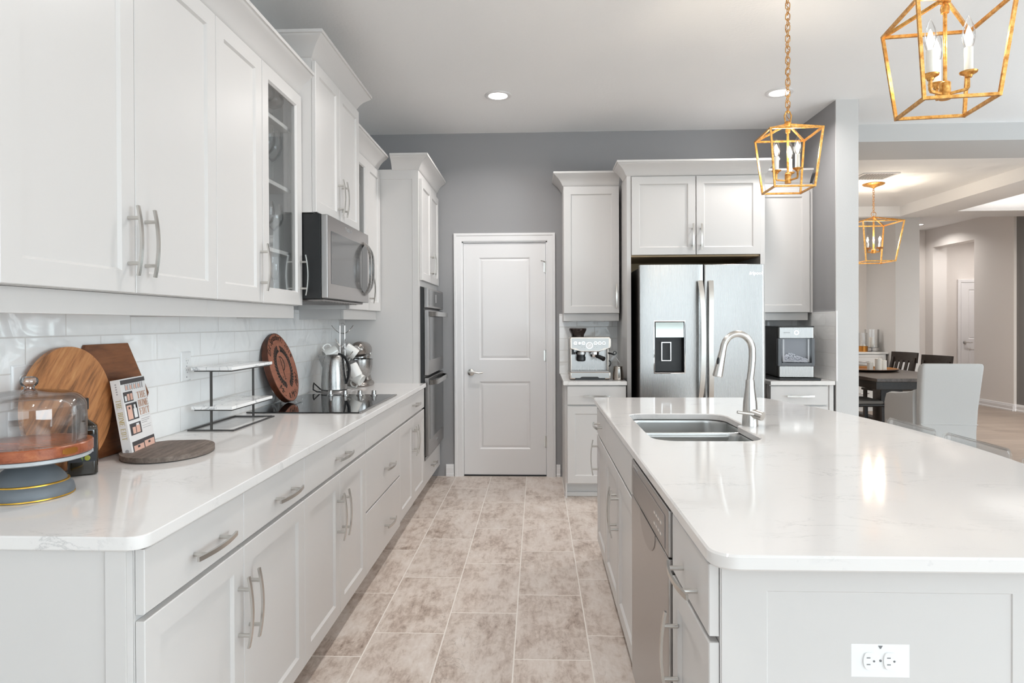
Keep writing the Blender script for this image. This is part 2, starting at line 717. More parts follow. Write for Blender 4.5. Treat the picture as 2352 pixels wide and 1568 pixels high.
def glassdoor(x0, x1, z0, z1, parent, fr=.06):
    g = .0016
    mb = MB()
    mb.loft(x0 + g, x1 - g, z0 + g, z1 - g, [(0, .02), (0, .002), (.002, 0), (fr, 0), (fr + .008, .009), (fr + .008, .02)], closed=True)
    d = mb.build('glass_door', CAB, parent)
    MB().box(x0 + fr, x1 - fr, .011, .014, z0 + fr, z1 - fr).build('glass_pane', PANE, d, label='clear glass pane')
    return d


COVE = [(0, 0), (.004, .002), (.010, .010), (.016, .022), (.026, .038), (.040, .055), (.056, .069), (.068, .078), (.074, .084), (.076, .088), (.083, .090), (.083, .105), (0, .105)]


def crown(parent, x0, x1, yf, yb, z0, left, right, h=.105, pj=.083):
    mb = MB()
    rings = []
    for o, dz in COVE:
        o = o * pj / .083
        z = z0 + dz * h / .105
        pts = []
        if left:
            pts += [(x0 - o, yb, z), (x0 - o, yf - o, z)]
        else:
            pts += [(x0, yf - o, z)]
        if right:
            pts += [(x1 + o, yf - o, z), (x1 + o, yb, z)]
        else:
            pts += [(x1, yf - o, z)]
        rings.append(pts)
    R = [[mb.v(p) for p in r] for r in rings]
    n = len(R[0])
    for i in range(len(R)):
        a, b = R[i], R[(i + 1) % len(R)]
        for k in range(n - 1):
            mb.face([a[k], a[k + 1], b[k + 1], b[k]])
    mb.face([r[0] for r in R])
    mb.face([r[-1] for r in R][::-1])
    return mb.build('crown_molding', CAB, parent, smooth=30)


def carcass(t, w, d, z0, z1, y=.0215, m=None):
    mb = MB()
    mb.box(0, w, y, d, z0, z1)
    return mb.build('carcass', m or CAB, t)


def base_cabinet(label, loc, rot, w, d, fronts, group, ztop=.862, name='base_cabinet', toe=True):
    t = thing(name, label, 'cabinet', loc, rot, group)
    carcass(t, w, d, .105, ztop)
    if toe:
        MB().box(.0, w, .085, d - .01, 0, .105).build('toe_kick', SHADOW, t)
    for f in fronts:
        k, x0, x1, z0, z1, h = f
        o = shaker(x0, x1, z0, z1, 'door', t) if k == 'door' else slab(x0, x1, z0, z1, 'drawer_front' if h else 'false_front', t)
        if h:
            handle(o, h[1], h[2], h[0] == 'v')
    return t


# ================================================================= THE ROOM
WX, BY, CZ = -1.478, 5.63, 2.985          # left wall, back wall, ceiling
RX, CY = 2.225, 4.93                       # grey return wall at the right of the fridge run
FX, FY = 7.08, 12.0                       # far side of the dining room


def S_box(name, m, *b, bev=0):
    return struct(MB().box(*b, bev=bev).build(name, m, smooth=0))


S_box('floor', FLOOR, WX, 2.75, -8.6, BY, -.06, 0)
S_box('floor_dining', PLANKS, 2.75, FX + 1.2, -8.6, FY + .6, -.06, 0)
S_box('floor_passage', PLANKS, WX, 2.75, BY, FY + .6, -.06, 0)
S_box('ceiling', CEIL, WX, FX + 1.2, -8.6, 6.17, CZ, CZ + .1)
S_box('wall_left', PALE, WX - .12, WX, -.9, BY + .12, 0, CZ)
# left wall continues with a window opening behind the camera
S_box('wall_left_rear', PALE, WX - .12, WX, -8.6, -3.5, 0, CZ)
S_box('wall_left_sill', PALE, WX - .12, WX, -3.5, -.9, 0, .55)
S_box('wall_left_head', PALE, WX - .12, WX, -3.5, -.9, 2.15, CZ)
# back wall with the pantry door opening
DX0, DX1, DZ = -.655, .087, 2.045
mb = MB()
mb.box(WX, DX0, BY, BY + .12, 0, CZ)
mb.box(DX1, RX + .16, BY, BY + .12, 0, CZ)
mb.box(DX0, DX1, BY, BY + .12, DZ, CZ)
struct(mb.build('wall_back', GREY, smooth=0))
S_box('wall_return', GREY, RX, RX + .012, CY + .0, BY, 0, CZ)
S_box('wall_column', PALE, RX + .0005, RX + .165, CY - .012, BY, 0, CZ)
# rear wall behind the camera: wide glazed doors
mb = MB()
mb.box(WX, -1.1, -8.6, -8.48, 0, CZ)
mb.box(5.5, FX, -8.6, -8.48, 0, CZ)
mb.box(-1.1, 5.5, -8.6, -8.48, 2.42, CZ)
struct(mb.build('wall_rear', PALE, smooth=0))
for k in range(4):
    x0 = -1.1 + k * 1.65
    mb = MB()
    mb.box(x0, x0 + .07, -8.56, -8.5, 0, 2.42)
    mb.box(x0 + 1.58, x0 + 1.65, -8.56, -8.5, 0, 2.42)
    mb.box(x0 + .07, x0 + 1.58, -8.56, -8.5, 0, .09)
    mb.box(x0 + .07, x0 + 1.58, -8.56, -8.5, 2.34, 2.42)
    w = struct(mb.build('window_%d' % (k + 1), TRIM, smooth=0))
    MB().box(x0 + .07, x0 + 1.58, -8.535, -8.53, .09, 2.34).build('glass_pane', PANE, w)
# right-hand side wall (charcoal) with its window opening behind the camera
mb = MB()
mb.box(FX, FX + .12, .7, 9.86, 0, CZ)
mb.box(FX, FX + .12, -8.6, -7.0, 0, CZ)
mb.box(FX, FX + .12, -7.0, .7, 0, .25)
mb.box(FX, FX + .12, -7.0, .7, 2.4, CZ)
struct(mb.build('wall_right', DARKW, smooth=0))
# header beam and tray ceiling of the dining room
SZ = 2.84
S_box('wall_header', PALE, RX + .165, FX, 5.55, 6.17, SZ, CZ + .0)
S_box('ceiling_tray', CEIL, RX - 1, 5.2, 6.17, 9.5, CZ, CZ + .1)
mb = MB()
mb.box(5.2, 5.55, 6.17, 9.5, SZ, CZ + .1)
mb.box(RX - 1, FX, 9.5, 9.62, SZ, CZ + .1)
# flat ring with a second, lit recess
mb.box(5.55, 5.75, 6.17, 9.5, SZ, CZ + .1)
mb.box(5.75, FX, 9.1, 9.5, SZ, CZ + .1)
mb.box(5.75, FX, 6.17, 6.6, SZ, CZ + .1)
struct(mb.build('ceiling_soffit', CEIL, smooth=0))
S_box('ceiling_recess', CEIL, 5.75, FX, 6.6, 9.1, 3.1, 3.16)
S_box('ceiling_passage', CEIL, RX - 1, FX + 1.2, 9.62, FY + .6, CZ, CZ + .1)
# buffet niche, pier and far walls
S_box('wall_niche', GREIGE, RX - 1, 5.4, 10.45, 10.57, 0, CZ)
S_box('wall_pier', PALE, 5.20, 5.54, 9.62, 10.57, 0, CZ)
S_box('wall_passage', GREIGE, RX - 1.1, RX - 1, BY + .12, 10.57, 0, CZ)
mb = MB()
mb.box(FX - .04, FX + .16, 9.86, 10.73, 0, CZ)
mb.box(FX - .04, FX + .16, 10.73, 11.82, 2.65, CZ)
mb.box(FX - .04, FX + .2, 11.82, FY + .05, 0, CZ)
struct(mb.build('wall_far_right', GREIGE, smooth=0))
S_box('wall_far', GREIGE, 4.8, FX + 1.3, FY + .05, FY + .17, 0, CZ)
S_box('wall_hall', GREIGE, FX + 1.1, FX + 1.2, 10.0, FY + .05, 0, CZ)


# baseboards
def base_run(name, pts, m=TRIM, h=.105):
    """moulded baseboard along a floor path (room on the left of the direction of travel)"""
    prof = [(0, 0), (.018, 0), (.018, .018), (.013, .028), (.013, .072), (.010, .080), (.010, .090), (.005, h), (0, h)]
    mb = MB()
    for (ax, ay), (bx, by) in zip(pts, pts[1:]):
        d = Vector((bx - ax, by - ay, 0)).normalized()
        n = Vector((-d.y, d.x, 0))
        mb.rings([[Vector((px, py, 0)) + n * o + Vector((0, 0, z)) for o, z in prof] for px, py in ((ax, ay), (bx, by))])
    return struct(mb.build(name, m, smooth=20))


base_run('baseboard_back', [(DX0 - .075, BY), (-.80, BY)])
base_run('baseboard_back_right', [(.196, BY), (DX1 + .075, BY)])
base_run('baseboard_right', [(FX, .7), (FX, 9.86), (FX - .04, 9.86), (FX - .04, 10.73)])
# fully outlined casing around the pantry door
mb = MB()
prof = [(.0, .0), (.0, -.012), (.012, -.016), (.045, -.016), (.05, -.022), (.066, -.022), (.070, -.018), (.070, 0)]
rings = []
for o, y in prof:
    rings.append([(DX0 - o, BY + y, 0), (DX0 - o, BY + y, DZ + o), (DX1 + o, BY + y, DZ + o), (DX1 + o, BY + y, 0)])
R = [[mb.v(p) for p in r] for r in rings]
for i in range(len(R)):
    for k in range(3):
        a, b = R[i], R[(i + 1) % len(R)]
        mb.face([a[k], a[k + 1], b[k + 1], b[k]])
mb.box(DX0, DX0 + .011, BY, BY + .115, 0, DZ)
mb.box(DX1 - .011, DX1, BY, BY + .115, 0, DZ)
mb.box(DX0, DX1, BY, BY + .115, DZ - .011, DZ)
struct(mb.build('trim_1', TRIM, smooth=25))


def panel_door(name, x0, x1, y, z0, z1, panels, st):
    """moulded two-panel interior door facing -y"""
    mb = MB()
    zs = [z0] + [q for p in panels for q in p] + [z1]
    mb.box(x0, x0 + st, y, y + .035, z0, z1)
    mb.box(x1 - st, x1, y, y + .035, z0, z1)
    for a, b in zip(zs[::2], zs[1::2]):
        mb.box(x0 + st, x1 - st, y, y + .035, a, b)
    for a, b in panels:
        mb.loft(x0 + st, x1 - st, a, b, [(0, y + .035), (0, y), (.004, y + .003), (.012, y + .010), (.016, y + .010), (.034, y + .003), (.035, y + .0028)])
    return struct(mb.build(name, TRIM, smooth=20))


def lever(door, x, y, z, flip=1):
    mb = MB()
    mb.lathe([(.0, -.012), (.018, -.012), (.028, -.008), (.030, 0), (0, 0)], (x, y, z), 28, 'y')
    mb.cyl((x, y - .01, z), (x, y - .05, z), .010, n=16)
    mb.tube([(x - .008 * flip, y - .048, z), (x + .03 * flip, y - .052, z + .004), (x + .07 * flip, y - .05, z - .004), (x + .105 * flip, y - .046, z + .002)], None, 10, radii=[.009, .0085, .007, .0085])
    return mb.build('door_handle', NICKEL, door, label='satin metal lever handle')


d1 = panel_door('door_1', DX0 + .013, DX1 - .013, BY + .012, .012, 2.031, [(.235, .825), (1.015, 1.905)], .135)
lever(d1, DX0 + .075, BY + .012, .905)
for z in (1.82, 1.05, .30):
    mb = MB()
    mb.cyl((DX1 - .012, BY + .006, z - .05), (DX1 - .012, BY + .006, z + .05), .007, n=12)
    mb.box(DX1 - .03, DX1 - .012, BY + .009, BY + .0125, z - .045, z + .045)
    mb.build('hinge', NICKEL, d1)
mb = MB()
mb.tube([(DX1 - .012, BY + .004, 1.86), (DX1 - .03, BY - .012, 1.868), (DX1 - .055, BY - .02, 1.872)], .004, 8)
mb.build('hinge_stop', NICKEL, d1)
# dark threshold under the door
S_box('trim_2', BLACK, DX0 + .011, DX1 - .011, BY + .005, BY + .06, 0, .008)
# far hall door
FDX = 7.605
d2 = panel_door('door_2', FDX + .06, FDX + .80, FY + .028, .01, 2.03, [(.235, .825), (1.015, 1.905)], .13)
lever(d2, FDX + .12, FY + .028, .95)
mb = MB()
for b in ((FDX, FDX + .055, 0, 2.09), (FDX + .805, FDX + .86, 0, 2.09), (FDX + .055, FDX + .805, 2.035, 2.09)):
    mb.box(b[0], b[1], FY + .022, FY + .05, b[2], b[3], .004)
struct(mb.build('trim_3', TRIM, smooth=0))

# ---------------------------------------------------------------- tiled backsplashes
struct(MB().box(WX + .0005, WX + .009, 1.32, 4.76, .893, 1.42).build('backsplash_left', SUBL, smooth=0))
struct(MB().box(.19, .69, BY - .009, BY - .0005, .893, 1.412).build('backsplash_back', SUBB, smooth=0))
struct(MB().box(1.74, RX - .009, BY - .009, BY - .0005, .893, 1.412).build('backsplash_back_right', SUBB, smooth=0))
mb = MB()
mb.box(RX - .009, RX - .0005, 4.905, BY - .009, .893, 1.412)
struct(mb.build('backsplash_right', SUBR, smooth=0))
struct(MB().box(RX - .012, RX - .0005, 4.89, 4.905, .893, 1.416, .002).build('trim_4', TRIM, smooth=0))


# ================================================================= LEFT RUN
R90 = PI / 2
FXL = -.837                                   # plane of the base fronts
LB = 'base cabinets of the left run'
dep = -WX + FXL - .002


def left(y):
    return (FXL, y, 0)


def two_doors(w, za, zb, hz):
    return [('door', 0, w / 2, za, zb, ('v', w / 2 - .035, hz)), ('door', w / 2, w, za, zb, ('v', w / 2 + .035, hz))]


zd, zt = .704, .858
tA = base_cabinet('wide white base cabinet nearest the camera under the left worktop', left(1.342), R90, .947, dep,
                  [('drawer', 0, .466, .715, zt, ('h', .265, .775)), ('drawer', .466, .947, .715, zt, ('h', .76, .775))] +
                  [('door', 0, .466, .105, zd, ('v', .432, .53)), ('door', .466, .947, .105, zd, ('v', .500, .53))], LB)
mb = MB()
mb.box(-.022, -.001, .024, dep, .0, .862)
mb.loft(-.022 - .0, -.022, 0, 0, [(0, 0), (0, 0)], False, False) if 0 else None
mb.build('end_panel', CAB, tA)
mb = MB()
mb.box(-.026, -.022, .024, .068, 0, .862, .001)
mb.build('end_stile', CAB, tA)
base_cabinet('white base cabinet with one wide drawer, between the corner cabinet and the cooktop cabinet', left(2.289), R90, .829, dep,
             [('drawer', 0, .829, .715, zt, ('h', .43, .775))] + two_doors(.829, .105, zd, .53), LB)
base_cabinet('white drawer cabinet with two deep drawers, directly under the cooktop', left(3.118), R90, .782, dep,
             [('false', 0, .782, .715, zt, None), ('drawer', 0, .782, .414, zd, ('h', .45, .545)), ('drawer', 0, .782, .105, .409, ('h', .45, .232))], LB)
base_cabinet('white base cabinet with drawer and two doors beside the oven tower', left(3.90), R90, .852, dep,
             [('drawer', 0, .852, .715, zt, ('h', .46, .785))] + two_doors(.852, .125, zd, .55), LB)

# worktop with a rounded front corner
Q = [(WX + .001, 1.312), (-.823 - .035, 1.312)]
Q += [(-.823 - .035 + .035 * math.sin(a), 1.312 + .035 - .035 * math.cos(a)) for a in [i * PI / 16 for i in range(1, 9)]]
Q += [(-.823, 4.757), (WX + .001, 4.757)]
tag(MB().prism(Q, .863, .893, 'xy', .004).build('worktop', QUARTZ), 'long white veined quartz worktop along the left wall', 'worktop')

# cooktop
t = thing('cooktop', 'black glass electric cooktop set into the left worktop', 'cooktop', (-1.155, 3.555, .8935))
MB().box(-.287, .278, -.405, .405, 0, .006, .002).build('glass_plate', GLOSSB, t)
MB().box(.278, .290, -.405, .405, 0, .0065, .002).build('trim_strip', STEELD, t, label='steel trim strip')
for k, x in enumerate((-1.258, -1.168, -1.077, -.992)):
    mb = MB()
    c = (x + 1.155, .335, .006)
    mb.lathe([(.0, 0), (.022, 0), (.022, .003), (.020, .005), (.0155, .007), (.0135, .029), (.012, .031), (0, .031)], c, 28)
    mb.box(c[0] - .0035, c[0] + .0035, c[1] - .021, c[1] + .016, .010, .027, .002)
    mb.build('knob', STEEL, t, label='steel control knob')

# ---- oven tower
TX = -.852
t = thing('oven_tower', 'tall white oven tower cabinet at the far end of the left run', 'cabinet', (TX, 4.762, 0), R90)
td = -WX + TX - .002
mb = MB()
mb.box(0, .86, .0215, td, .105, .305)
mb.box(0, .86, .0215, td, 1.612, 2.47)
mb.box(0, .045, .0215, td, .305, 1.612)
mb.box(.83, .86, .0215, td, .305, 1.612)
mb.box(.045, .83, td - .02, td, .305, 1.612)
mb.build('carcass', CAB, t)
mb = MB()   # finished end panel with a shallow frame, facing the camera (local -x)
mb.rings([[(-.012 + yy, .0215 + i, .863 + .0 if 0 else .0 + z_), (-.012 + yy, td - i, z_), (-.012 + yy, td - i, z2), (-.012 + yy, .0215 + i, z2)] for i, yy, z_, z2 in ((0, .012, .105, 2.47), (0, .0, .105, 2.47), (.045, 0, .15, 2.40), (.047, .003, .152, 2.398))])
mb.build('end_panel', CAB, t)
MB().box(0, .86, .085, td, 0, .105).build('toe_kick', SHADOW, t)
o = shaker(.025, .43, 1.655, 2.412, 'door', t)
handle(o, .395, 1.80, True)
o = shaker(.43, .835, 1.655, 2.412, 'door', t)
handle(o, .465, 1.80, True)
o = slab(.01, .855, .105, .298, 'drawer_front', t)
handle(o, .43, .205, False)
crown(t, -.012, .86, .0215, .215, 2.465, True, False)
# ---- double oven
t = thing('double_oven', 'stainless steel double wall oven built into the oven tower', 'oven', (TX, 4.762, 0), R90)
MB().box(.047, .828, -.004, .55, .312, 1.606).build('chassis', BLACK, t, label='black oven chassis')
MB().box(.06, .825, -.036, -.005, 1.452, 1.602, .003).build('control_panel', STEELD, t)
cp = MB().box(.10, .815, -.0375, -.036, 1.468, 1.588).build('control_glass', OVENG, t, label='dark grey control glass')
MB().box(.40, .45, -.0382, -.0375, 1.498, 1.565).build('display', mat('oven_display', rgb(150, 150, 150), .3), cp)


def oven_door(z0, z1, g0, g1, hz):
    d = MB().box(.065, .825, -.036, -.006, z0, z1, .003).build('oven_door', STEELD, t)
    MB().box(.125, .805, -.0375, -.036, g0, g1).build('oven_window', OVENG, d, label='dark grey oven glass')
    mb = MB()
    pts = []
    for i in range(17):
        s = -1 + i / 8
        pts.append((.445 + s * .355, -.038 - .048 * min(1, (1 - abs(s) ** 3.2) * 1.6) ** .8 if abs(s) < 1 else -.036, hz))
    mb.tube(pts, None, sq=(.036, .010), up=(0, 0, 1))
    mb.build('handle', STEEL, d, label='curved flat oven handle')
    return d


oven_door(.945, 1.436, 1.055, 1.425, 1.405)
d = oven_door(.338, .925, .455, .905, .888)
mb = MB()
for q in ((-.014, .008), (0, .0), (.014, .008)):
    mb.cyl((.46 + q[0], -.0365, .395 + q[1]), (.46 + q[0], -.038, .395 + q[1]), .008, n=14)
mb.build('maker_badge', CHROME, d)
MB().box(.06, .83, -.012, -.004, .302, .330, .003).build('vent_trim', STEELD, t)

# ---- wall cabinets
UX = -1.155
ud = -WX + UX - .002
ZU0, ZU1 = 1.424, 2.452
WG = 'wall cabinets of the left run'


def wall_unit(label, y, w, x=UX, z0=ZU0, z1=ZU1, ctop=2.465, cr=(False, False), rail=None, solid=True, rot=R90, loc=None, d=None, group=WG, ch=.105):
    t = thing('wall_cabinet', label, 'cabinet', loc or (x, y, 0), rot, group)
    d = d or (-WX + x - .002)
    if solid:
        carcass(t, w, d, z0, ctop + .002)
    crown(t, 0, w, .0215, d, ctop, cr[0], cr[1], ch)
    if rail:
        mb = MB()
        a, b = rail
        mb.box(a, b, .036, .054, z0 - .062, z0 - .0005, .002)
        mb.box(b - .016, b, .054, d, z0 - .062, z0 - .0005)
        mb.box(a, a + .016, .054, d, z0 - .062, z0 - .0005)
        mb.build('light_rail', CAB, t)
    return t


t = wall_unit('large two-door white wall cabinet nearest the camera on the left', 1.350, .949, rail=(0, .949))
o = shaker(0, .474, ZU0, ZU1, 'door', t, fr=.06)
handle(o, .440, 1.572, True)
o = shaker(.474, .949, ZU0, ZU1, 'door', t, fr=.06)
handle(o, .520, 1.572, True)


def glass_cab(t, w, a, b, d):
    """open box behind a glazed door with shelves and drilled shelf-pin strips"""
    mb = MB()
    p = .016
    z0, z1 = ZU0, 2.467
    mb.box(a, a + p, .0215, d, z0, z1)
    mb.box(b - p, b, .0215, d, z0, z1)
    mb.box(a + p, b - p, d - .008, d, z0, z1)
    mb.box(a + p, b - p, .0215, d - .008, z0, z0 + p)
    mb.box(a + p, b - p, .0215, d - .008, z1 - p, z1)
    mb.build('carcass', CABIN, t)
    for z in (1.682, 1.990, 2.288):
        MB().box(a + p + .002, b - p - .002, .05, d - .010, z - .018, z, .001).build('shelf', CABIN, t)
    mb = MB()
    for yy in (.07, d - .06):
        mb.box(b - p - .0015, b - p, yy - .014, yy + .014, z0 + p, z1 - p)
    mb.build('shelf_strip', TRIM, t)


t = wall_unit('white wall cabinet with a solid door and a glass door left of the microwave', 2.299, .851, rail=(0, .83), solid=False, cr=(False, True))
carcass(t, .395, ud, ZU0, 2.467)
o = shaker(0, .393, ZU0, ZU1, 'door', t, fr=.06)
handle(o, .408 - .04, 1.572, True)
o = glassdoor(.395, .851, ZU0, ZU1, t)
handle(o, .851 - .03, 1.572, True)
glass_cab(t, .851, .395, .851, ud)
# microwave cabinet (deeper and taller)
MX = -1.087
t = wall_unit('tall raised two-door white wall cabinet directly above the microwave', 3.158, .78, x=MX, z0=1.885, z1=2.632, ctop=2.645, cr=(True, True))
o = shaker(0, .39, 1.885, 2.632, 'door', t)
handle(o, .355, 2.025, True)
o = shaker(.39, .78, 1.885, 2.632, 'door', t)
handle(o, .425, 2.025, True)
t = wall_unit('white wall cabinet with narrow glass door between microwave and oven tower', 3.945, .803, rail=(0, .803), solid=False)
carcass(t, 0.001, ud, ZU0, 2.467) if 0 else None
mb = MB()
mb.box(.45, .803, .0215, ud, ZU0, 2.467)
mb.build('carcass', CAB, t)
o = glassdoor(0, .448, ZU0, ZU1, t)
handle(o, .03, 1.572, True)
glass_cab(t, .803, 0, .448, ud)
o = shaker(.45, .80, ZU0, ZU1, 'door', t, fr=.06)
handle(o, .485, 1.572, True)

# ---- microwave
MWX = -1.032
t = thing('microwave', 'stainless steel over-range microwave under the raised wall cabinet', 'microwave', (MWX, 3.160, 0), R90)
md = -WX + MWX - .012
MB().box(0, .776, .034, md, 1.458, 1.880, .004).build('housing', BLACK, t, label='black microwave housing')
d = MB().box(.0, .776, 0, .032, 1.462, 1.876, .004).build('door', STEELH, t)
MB().box(.055, .62, -.0015, 0, 1.535, 1.80).build('door_window', OVENG, d, label='dark reflective door window')
MB().box(.625, .745, -.0012, 0, 1.52, 1.80).build('control_strip', GLOSSB, d, label='black control strip')
mb = MB()
L = []
for i in range(13):
    s = -1 + i / 6
    L.append((.655 - .034 * (1 - s * s) + .02, -.045 * (1 - s ** 4) - .002, 1.66 + s * .155))
mb.tube(L, None, sq=(.026, .012), up=(1, 0, 0))
L = [(2 * .675 - p[0], p[1], p[2]) for p in L]
mb.tube(L, None, sq=(.026, .012), up=(1, 0, 0))
mb.build('handle', STEEL, d, label='pair of bowed steel grips')
text('Whirlpool', .030, CHROME, frame((.36, -.0006, 1.835), (1, 0, 0), (0, 0, 1)), 'lettering', d, bold=.0006)
mb = MB()
mb.box(.03, .75, .03, md - .02, 1.450, 1.4575, .002)
for k in range(14):
    mb.box(.06 + k * .05, .085 + k * .05, .06, .28, 1.4475, 1.4505)
mb.build('vent_grille', STEELD, t)


# ================================================================= BACK RUN (fridge wall)
FB = 4.92
BG = 'cabinets around the fridge'
bd = BY - FB - .002
# coffee corner
t = base_cabinet('narrow white base cabinet under the espresso machine', (.223, FB, 0), 0, .447, bd,
                 [('drawer', 0, .447, .712, .856, ('h', .225, .781)), ('door', 0, .447, .116, .704, ('v', .41, .6))], BG)
MB().box(-.012, .0, .0215, bd, 0, .862).build('end_panel', CAB, t)
MB().box(-.02, .447, .070, .085, 0, .035, .006).build('shoe_moulding', CAB, t)
Q = [(.195, 4.90), (.672, 4.90), (.672, BY - .001), (.195, BY - .001)]
tag(MB().prism(Q, .863, .893, 'xy', .003).build('worktop', QUARTZ), 'short white quartz worktop under the espresso machine', 'worktop')
UB = 5.30
t = wall_unit('narrow white wall cabinet above the espresso machine', 0, .452, loc=(.217, UB, 0), rot=0, d=BY - UB - .002, z0=1.410, z1=2.440, ctop=2.450, cr=(True, False), rail=(0, .452), group=BG)
o = shaker(0, .452, 1.410, 2.440, 'door', t)
handle(o, .425, 1.55, True)
# fridge housing
FC = 4.998
t = thing('fridge_cabinet', 'white two-door cabinet with side panels around the fridge', 'cabinet', (.69, FC, 0), 0, BG)
fd = BY - FC - .002
W_ = 1.045
mb = MB()
mb.box(0, .031, .012, fd, 0, 2.47)
mb.box(W_ - .034, W_, .012, fd, 0, 2.47)
mb.build('side_panels', CAB, t)
MB().box(.031, W_ - .034, .0215, fd, 1.852, 2.47).build('carcass', CAB, t)
MB().box(.032, W_ - .035, .03, fd, 1.838, 1.8515).build('underside', WARMUNDER, t, label='bare wood underside')
MB().box(.032, W_ - .035, fd - .02, fd, 1.5, 1.838).build('back_panel', WARMUNDER, t, label='bare wood back panel')
o = shaker(.034, .522, 1.850, 2.452, 'door', t)
handle(o, .496, 1.985, True)
o = shaker(.525, 1.012, 1.850, 2.452, 'door', t)
handle(o, .559, 1.985, True)
crown(t, 0, W_, .012, .213, 2.457, True, True)
# fridge
t = thing('fridge', 'stainless steel french door fridge with ice and water dispenser', 'fridge', (.757, 4.80, 0))
MB().box(.012, .898, .075, .74, .02, 1.745, .004).build('body', mat('fridge_side', rgb(58, 54, 51), .45, .3), t, label='dark grey fridge body')
MB().box(.03, .88, .12, .70, 0, .02).build('feet', BLACK, t)


def fdoor(x0, x1, z0, z1, hole=None):
    mb = MB()
    mb.prism([(x0 + .004, .065), (x0, .058), (x0, .022), (x0 + .006, .008), (x0 + .02, .002), ((x0 + x1) / 2, -.004), (x1 - .02, .002), (x1 - .006, .008), (x1, .022), (x1, .058), (x1 - .004, .065)], z0, z1, 'xy', .003)
    return mb.build('fridge_door', STEEL, t)


# left door is built around the dispenser recess
dx0, dx1, dz0, dz1 = .10, .325, .961, 1.345


def door_front(x):
    u = (x - .0) / .458
    return -.004 + .010 * (2 * u - 1) ** 4


mb = MB()
for a, b, c, e in ((0, dx0, .72, 1.758), (dx1, .458, .72, 1.758), (dx0, dx1, .72, dz0), (dx0, dx1, dz1, 1.758)):
    n = 6
    xs = [a + (b - a) * i / n for i in range(n + 1)]
    mb.prism([(x, door_front(x)) for x in xs] + [(b, .065), (a, .065)], c, e, 'xy')
dl = mb.build('fridge_door', STEEL, t, smooth=25)
fdoor(.463, .908, .72, 1.758)
mb = MB()
mb.box(.0, .908, .0, .065, .06, .712, .006)
mb.build('freezer_drawer', STEEL, t)
mb = MB()
mb.loft(dx0, dx1, dz0, dz1, [(0, -.002), (0, -.008), (.006, -.008), (.008, .0), (.012, .055)], cap0=False)
mb.build('dispenser_recess', BLACK, dl, label='black dispenser recess')
mb = MB()
mb.loft(dx0 - .003, dx1 + .003, dz0 - .003, dz1 + .003, [(0, -.001), (0, -.0095), (.005, -.0105), (.009, -.008), (.009, -.001)], closed=True)
mb.build('dispenser_frame', CHROME, dl)
mb = MB()
mb.prism([(-.0105, 1.225), (-.004, 1.335), (.05, 1.335), (.05, 1.225)], dx0 + .01, dx1 - .01, 'yz', .003)
mb.build('dispenser_panel', mat('dispenser_mirror', (.46, .49, .46, 1), .08, 1), dl, label='mirror-finish dispenser panel')
mb = MB()
mb.loft(.158, .230, 1.05, 1.19, [(0, .030), (0, .020), (.006, .020), (.006, .026)], closed=True)
mb.build('dispenser_paddle', CHROME, dl)


def fhandle(x, lean):
    mb = MB()
    L = []
    for i in range(17):
        s = -1 + i / 8
        L.append((x + lean * (s * s), -.018 - .040 * (1 - s ** 4), 1.205 + s * .432))
    mb.tube(L, None, sq=(.034, .014), up=(1, 0, 0))
    mb.build('handle', NICKEL, t, label='long bowed steel door handle')


fhandle(.447, -.014)
fhandle(.500, .010)
text('Whirlpool', .034, CHROME, frame((.815, -.0005, 1.682), (1, 0, 0), (0, 0, 1)), 'lettering', t, bold=.0008)
# ice corner
t = base_cabinet('narrow white base cabinet under the countertop ice maker', (1.742, FB, 0), 0, .44, bd,
                 [('drawer', 0, .425, .712, .856, ('h', .215, .781)), ('door', 0, .425, .116, .704, ('v', .04, .6))], BG)
MB().box(.44, RX - 1.742 - .013, .012, bd, 0, .862).build('filler_strip', CAB, t)
Q = [(1.738, 4.90), (2.200, 4.90), (2.215, 4.91), (2.215, BY - .001), (1.738, BY - .001)]
tag(MB().prism(Q, .863, .893, 'xy', .003).build('worktop', QUARTZ), 'short white quartz worktop under the ice maker', 'worktop')
t = wall_unit('narrow white wall cabinet above the countertop ice maker', 0, .453, loc=(1.745, UB, 0), rot=0, d=BY - UB - .002, z0=1.410, z1=2.400, ctop=2.450, cr=(False, False), rail=(0, .445), group=BG)
shaker(0, .448, 1.410, 2.400, 'door', t)
MB().box(.453, RX - 1.745 - .002, .0215, .04, 1.41, 2.45).build('filler_strip', CAB, t)

# ================================================================= ISLAND
IX = .337
IG = 'base cabinets of the island'
RM90 = -PI / 2


def isl(y):
    return (IX, y, 0)


idp = .62
base_cabinet('white island cabinet at its far end by the fridge', isl(3.695), RM90, .462, idp,
             [('drawer', 0, .462, .712, .856, ('h', .23, .785)), ('door', 0, .462, .105, .704, ('v', .06, .58))], IG)
base_cabinet('white sink cabinet of the island with two doors, beside the dishwasher', isl(3.231), RM90, .935, idp,
             [('false', 0, .935, .712, .858, None), ('door', 0, .467, .105, .704, ('v', .435, .53)), ('door', .467, .935, .105, .704, ('v', .50, .53))], IG, ztop=.66)
base_cabinet('white island cabinet nearest the camera, with a drawer over one door', isl(1.640), RM90, .348, idp,
             [('drawer', 0, .348, .712, .858, ('h', .19, .765)), ('door', 0, .348, .105, .702, ('v', .06, .535))], IG)
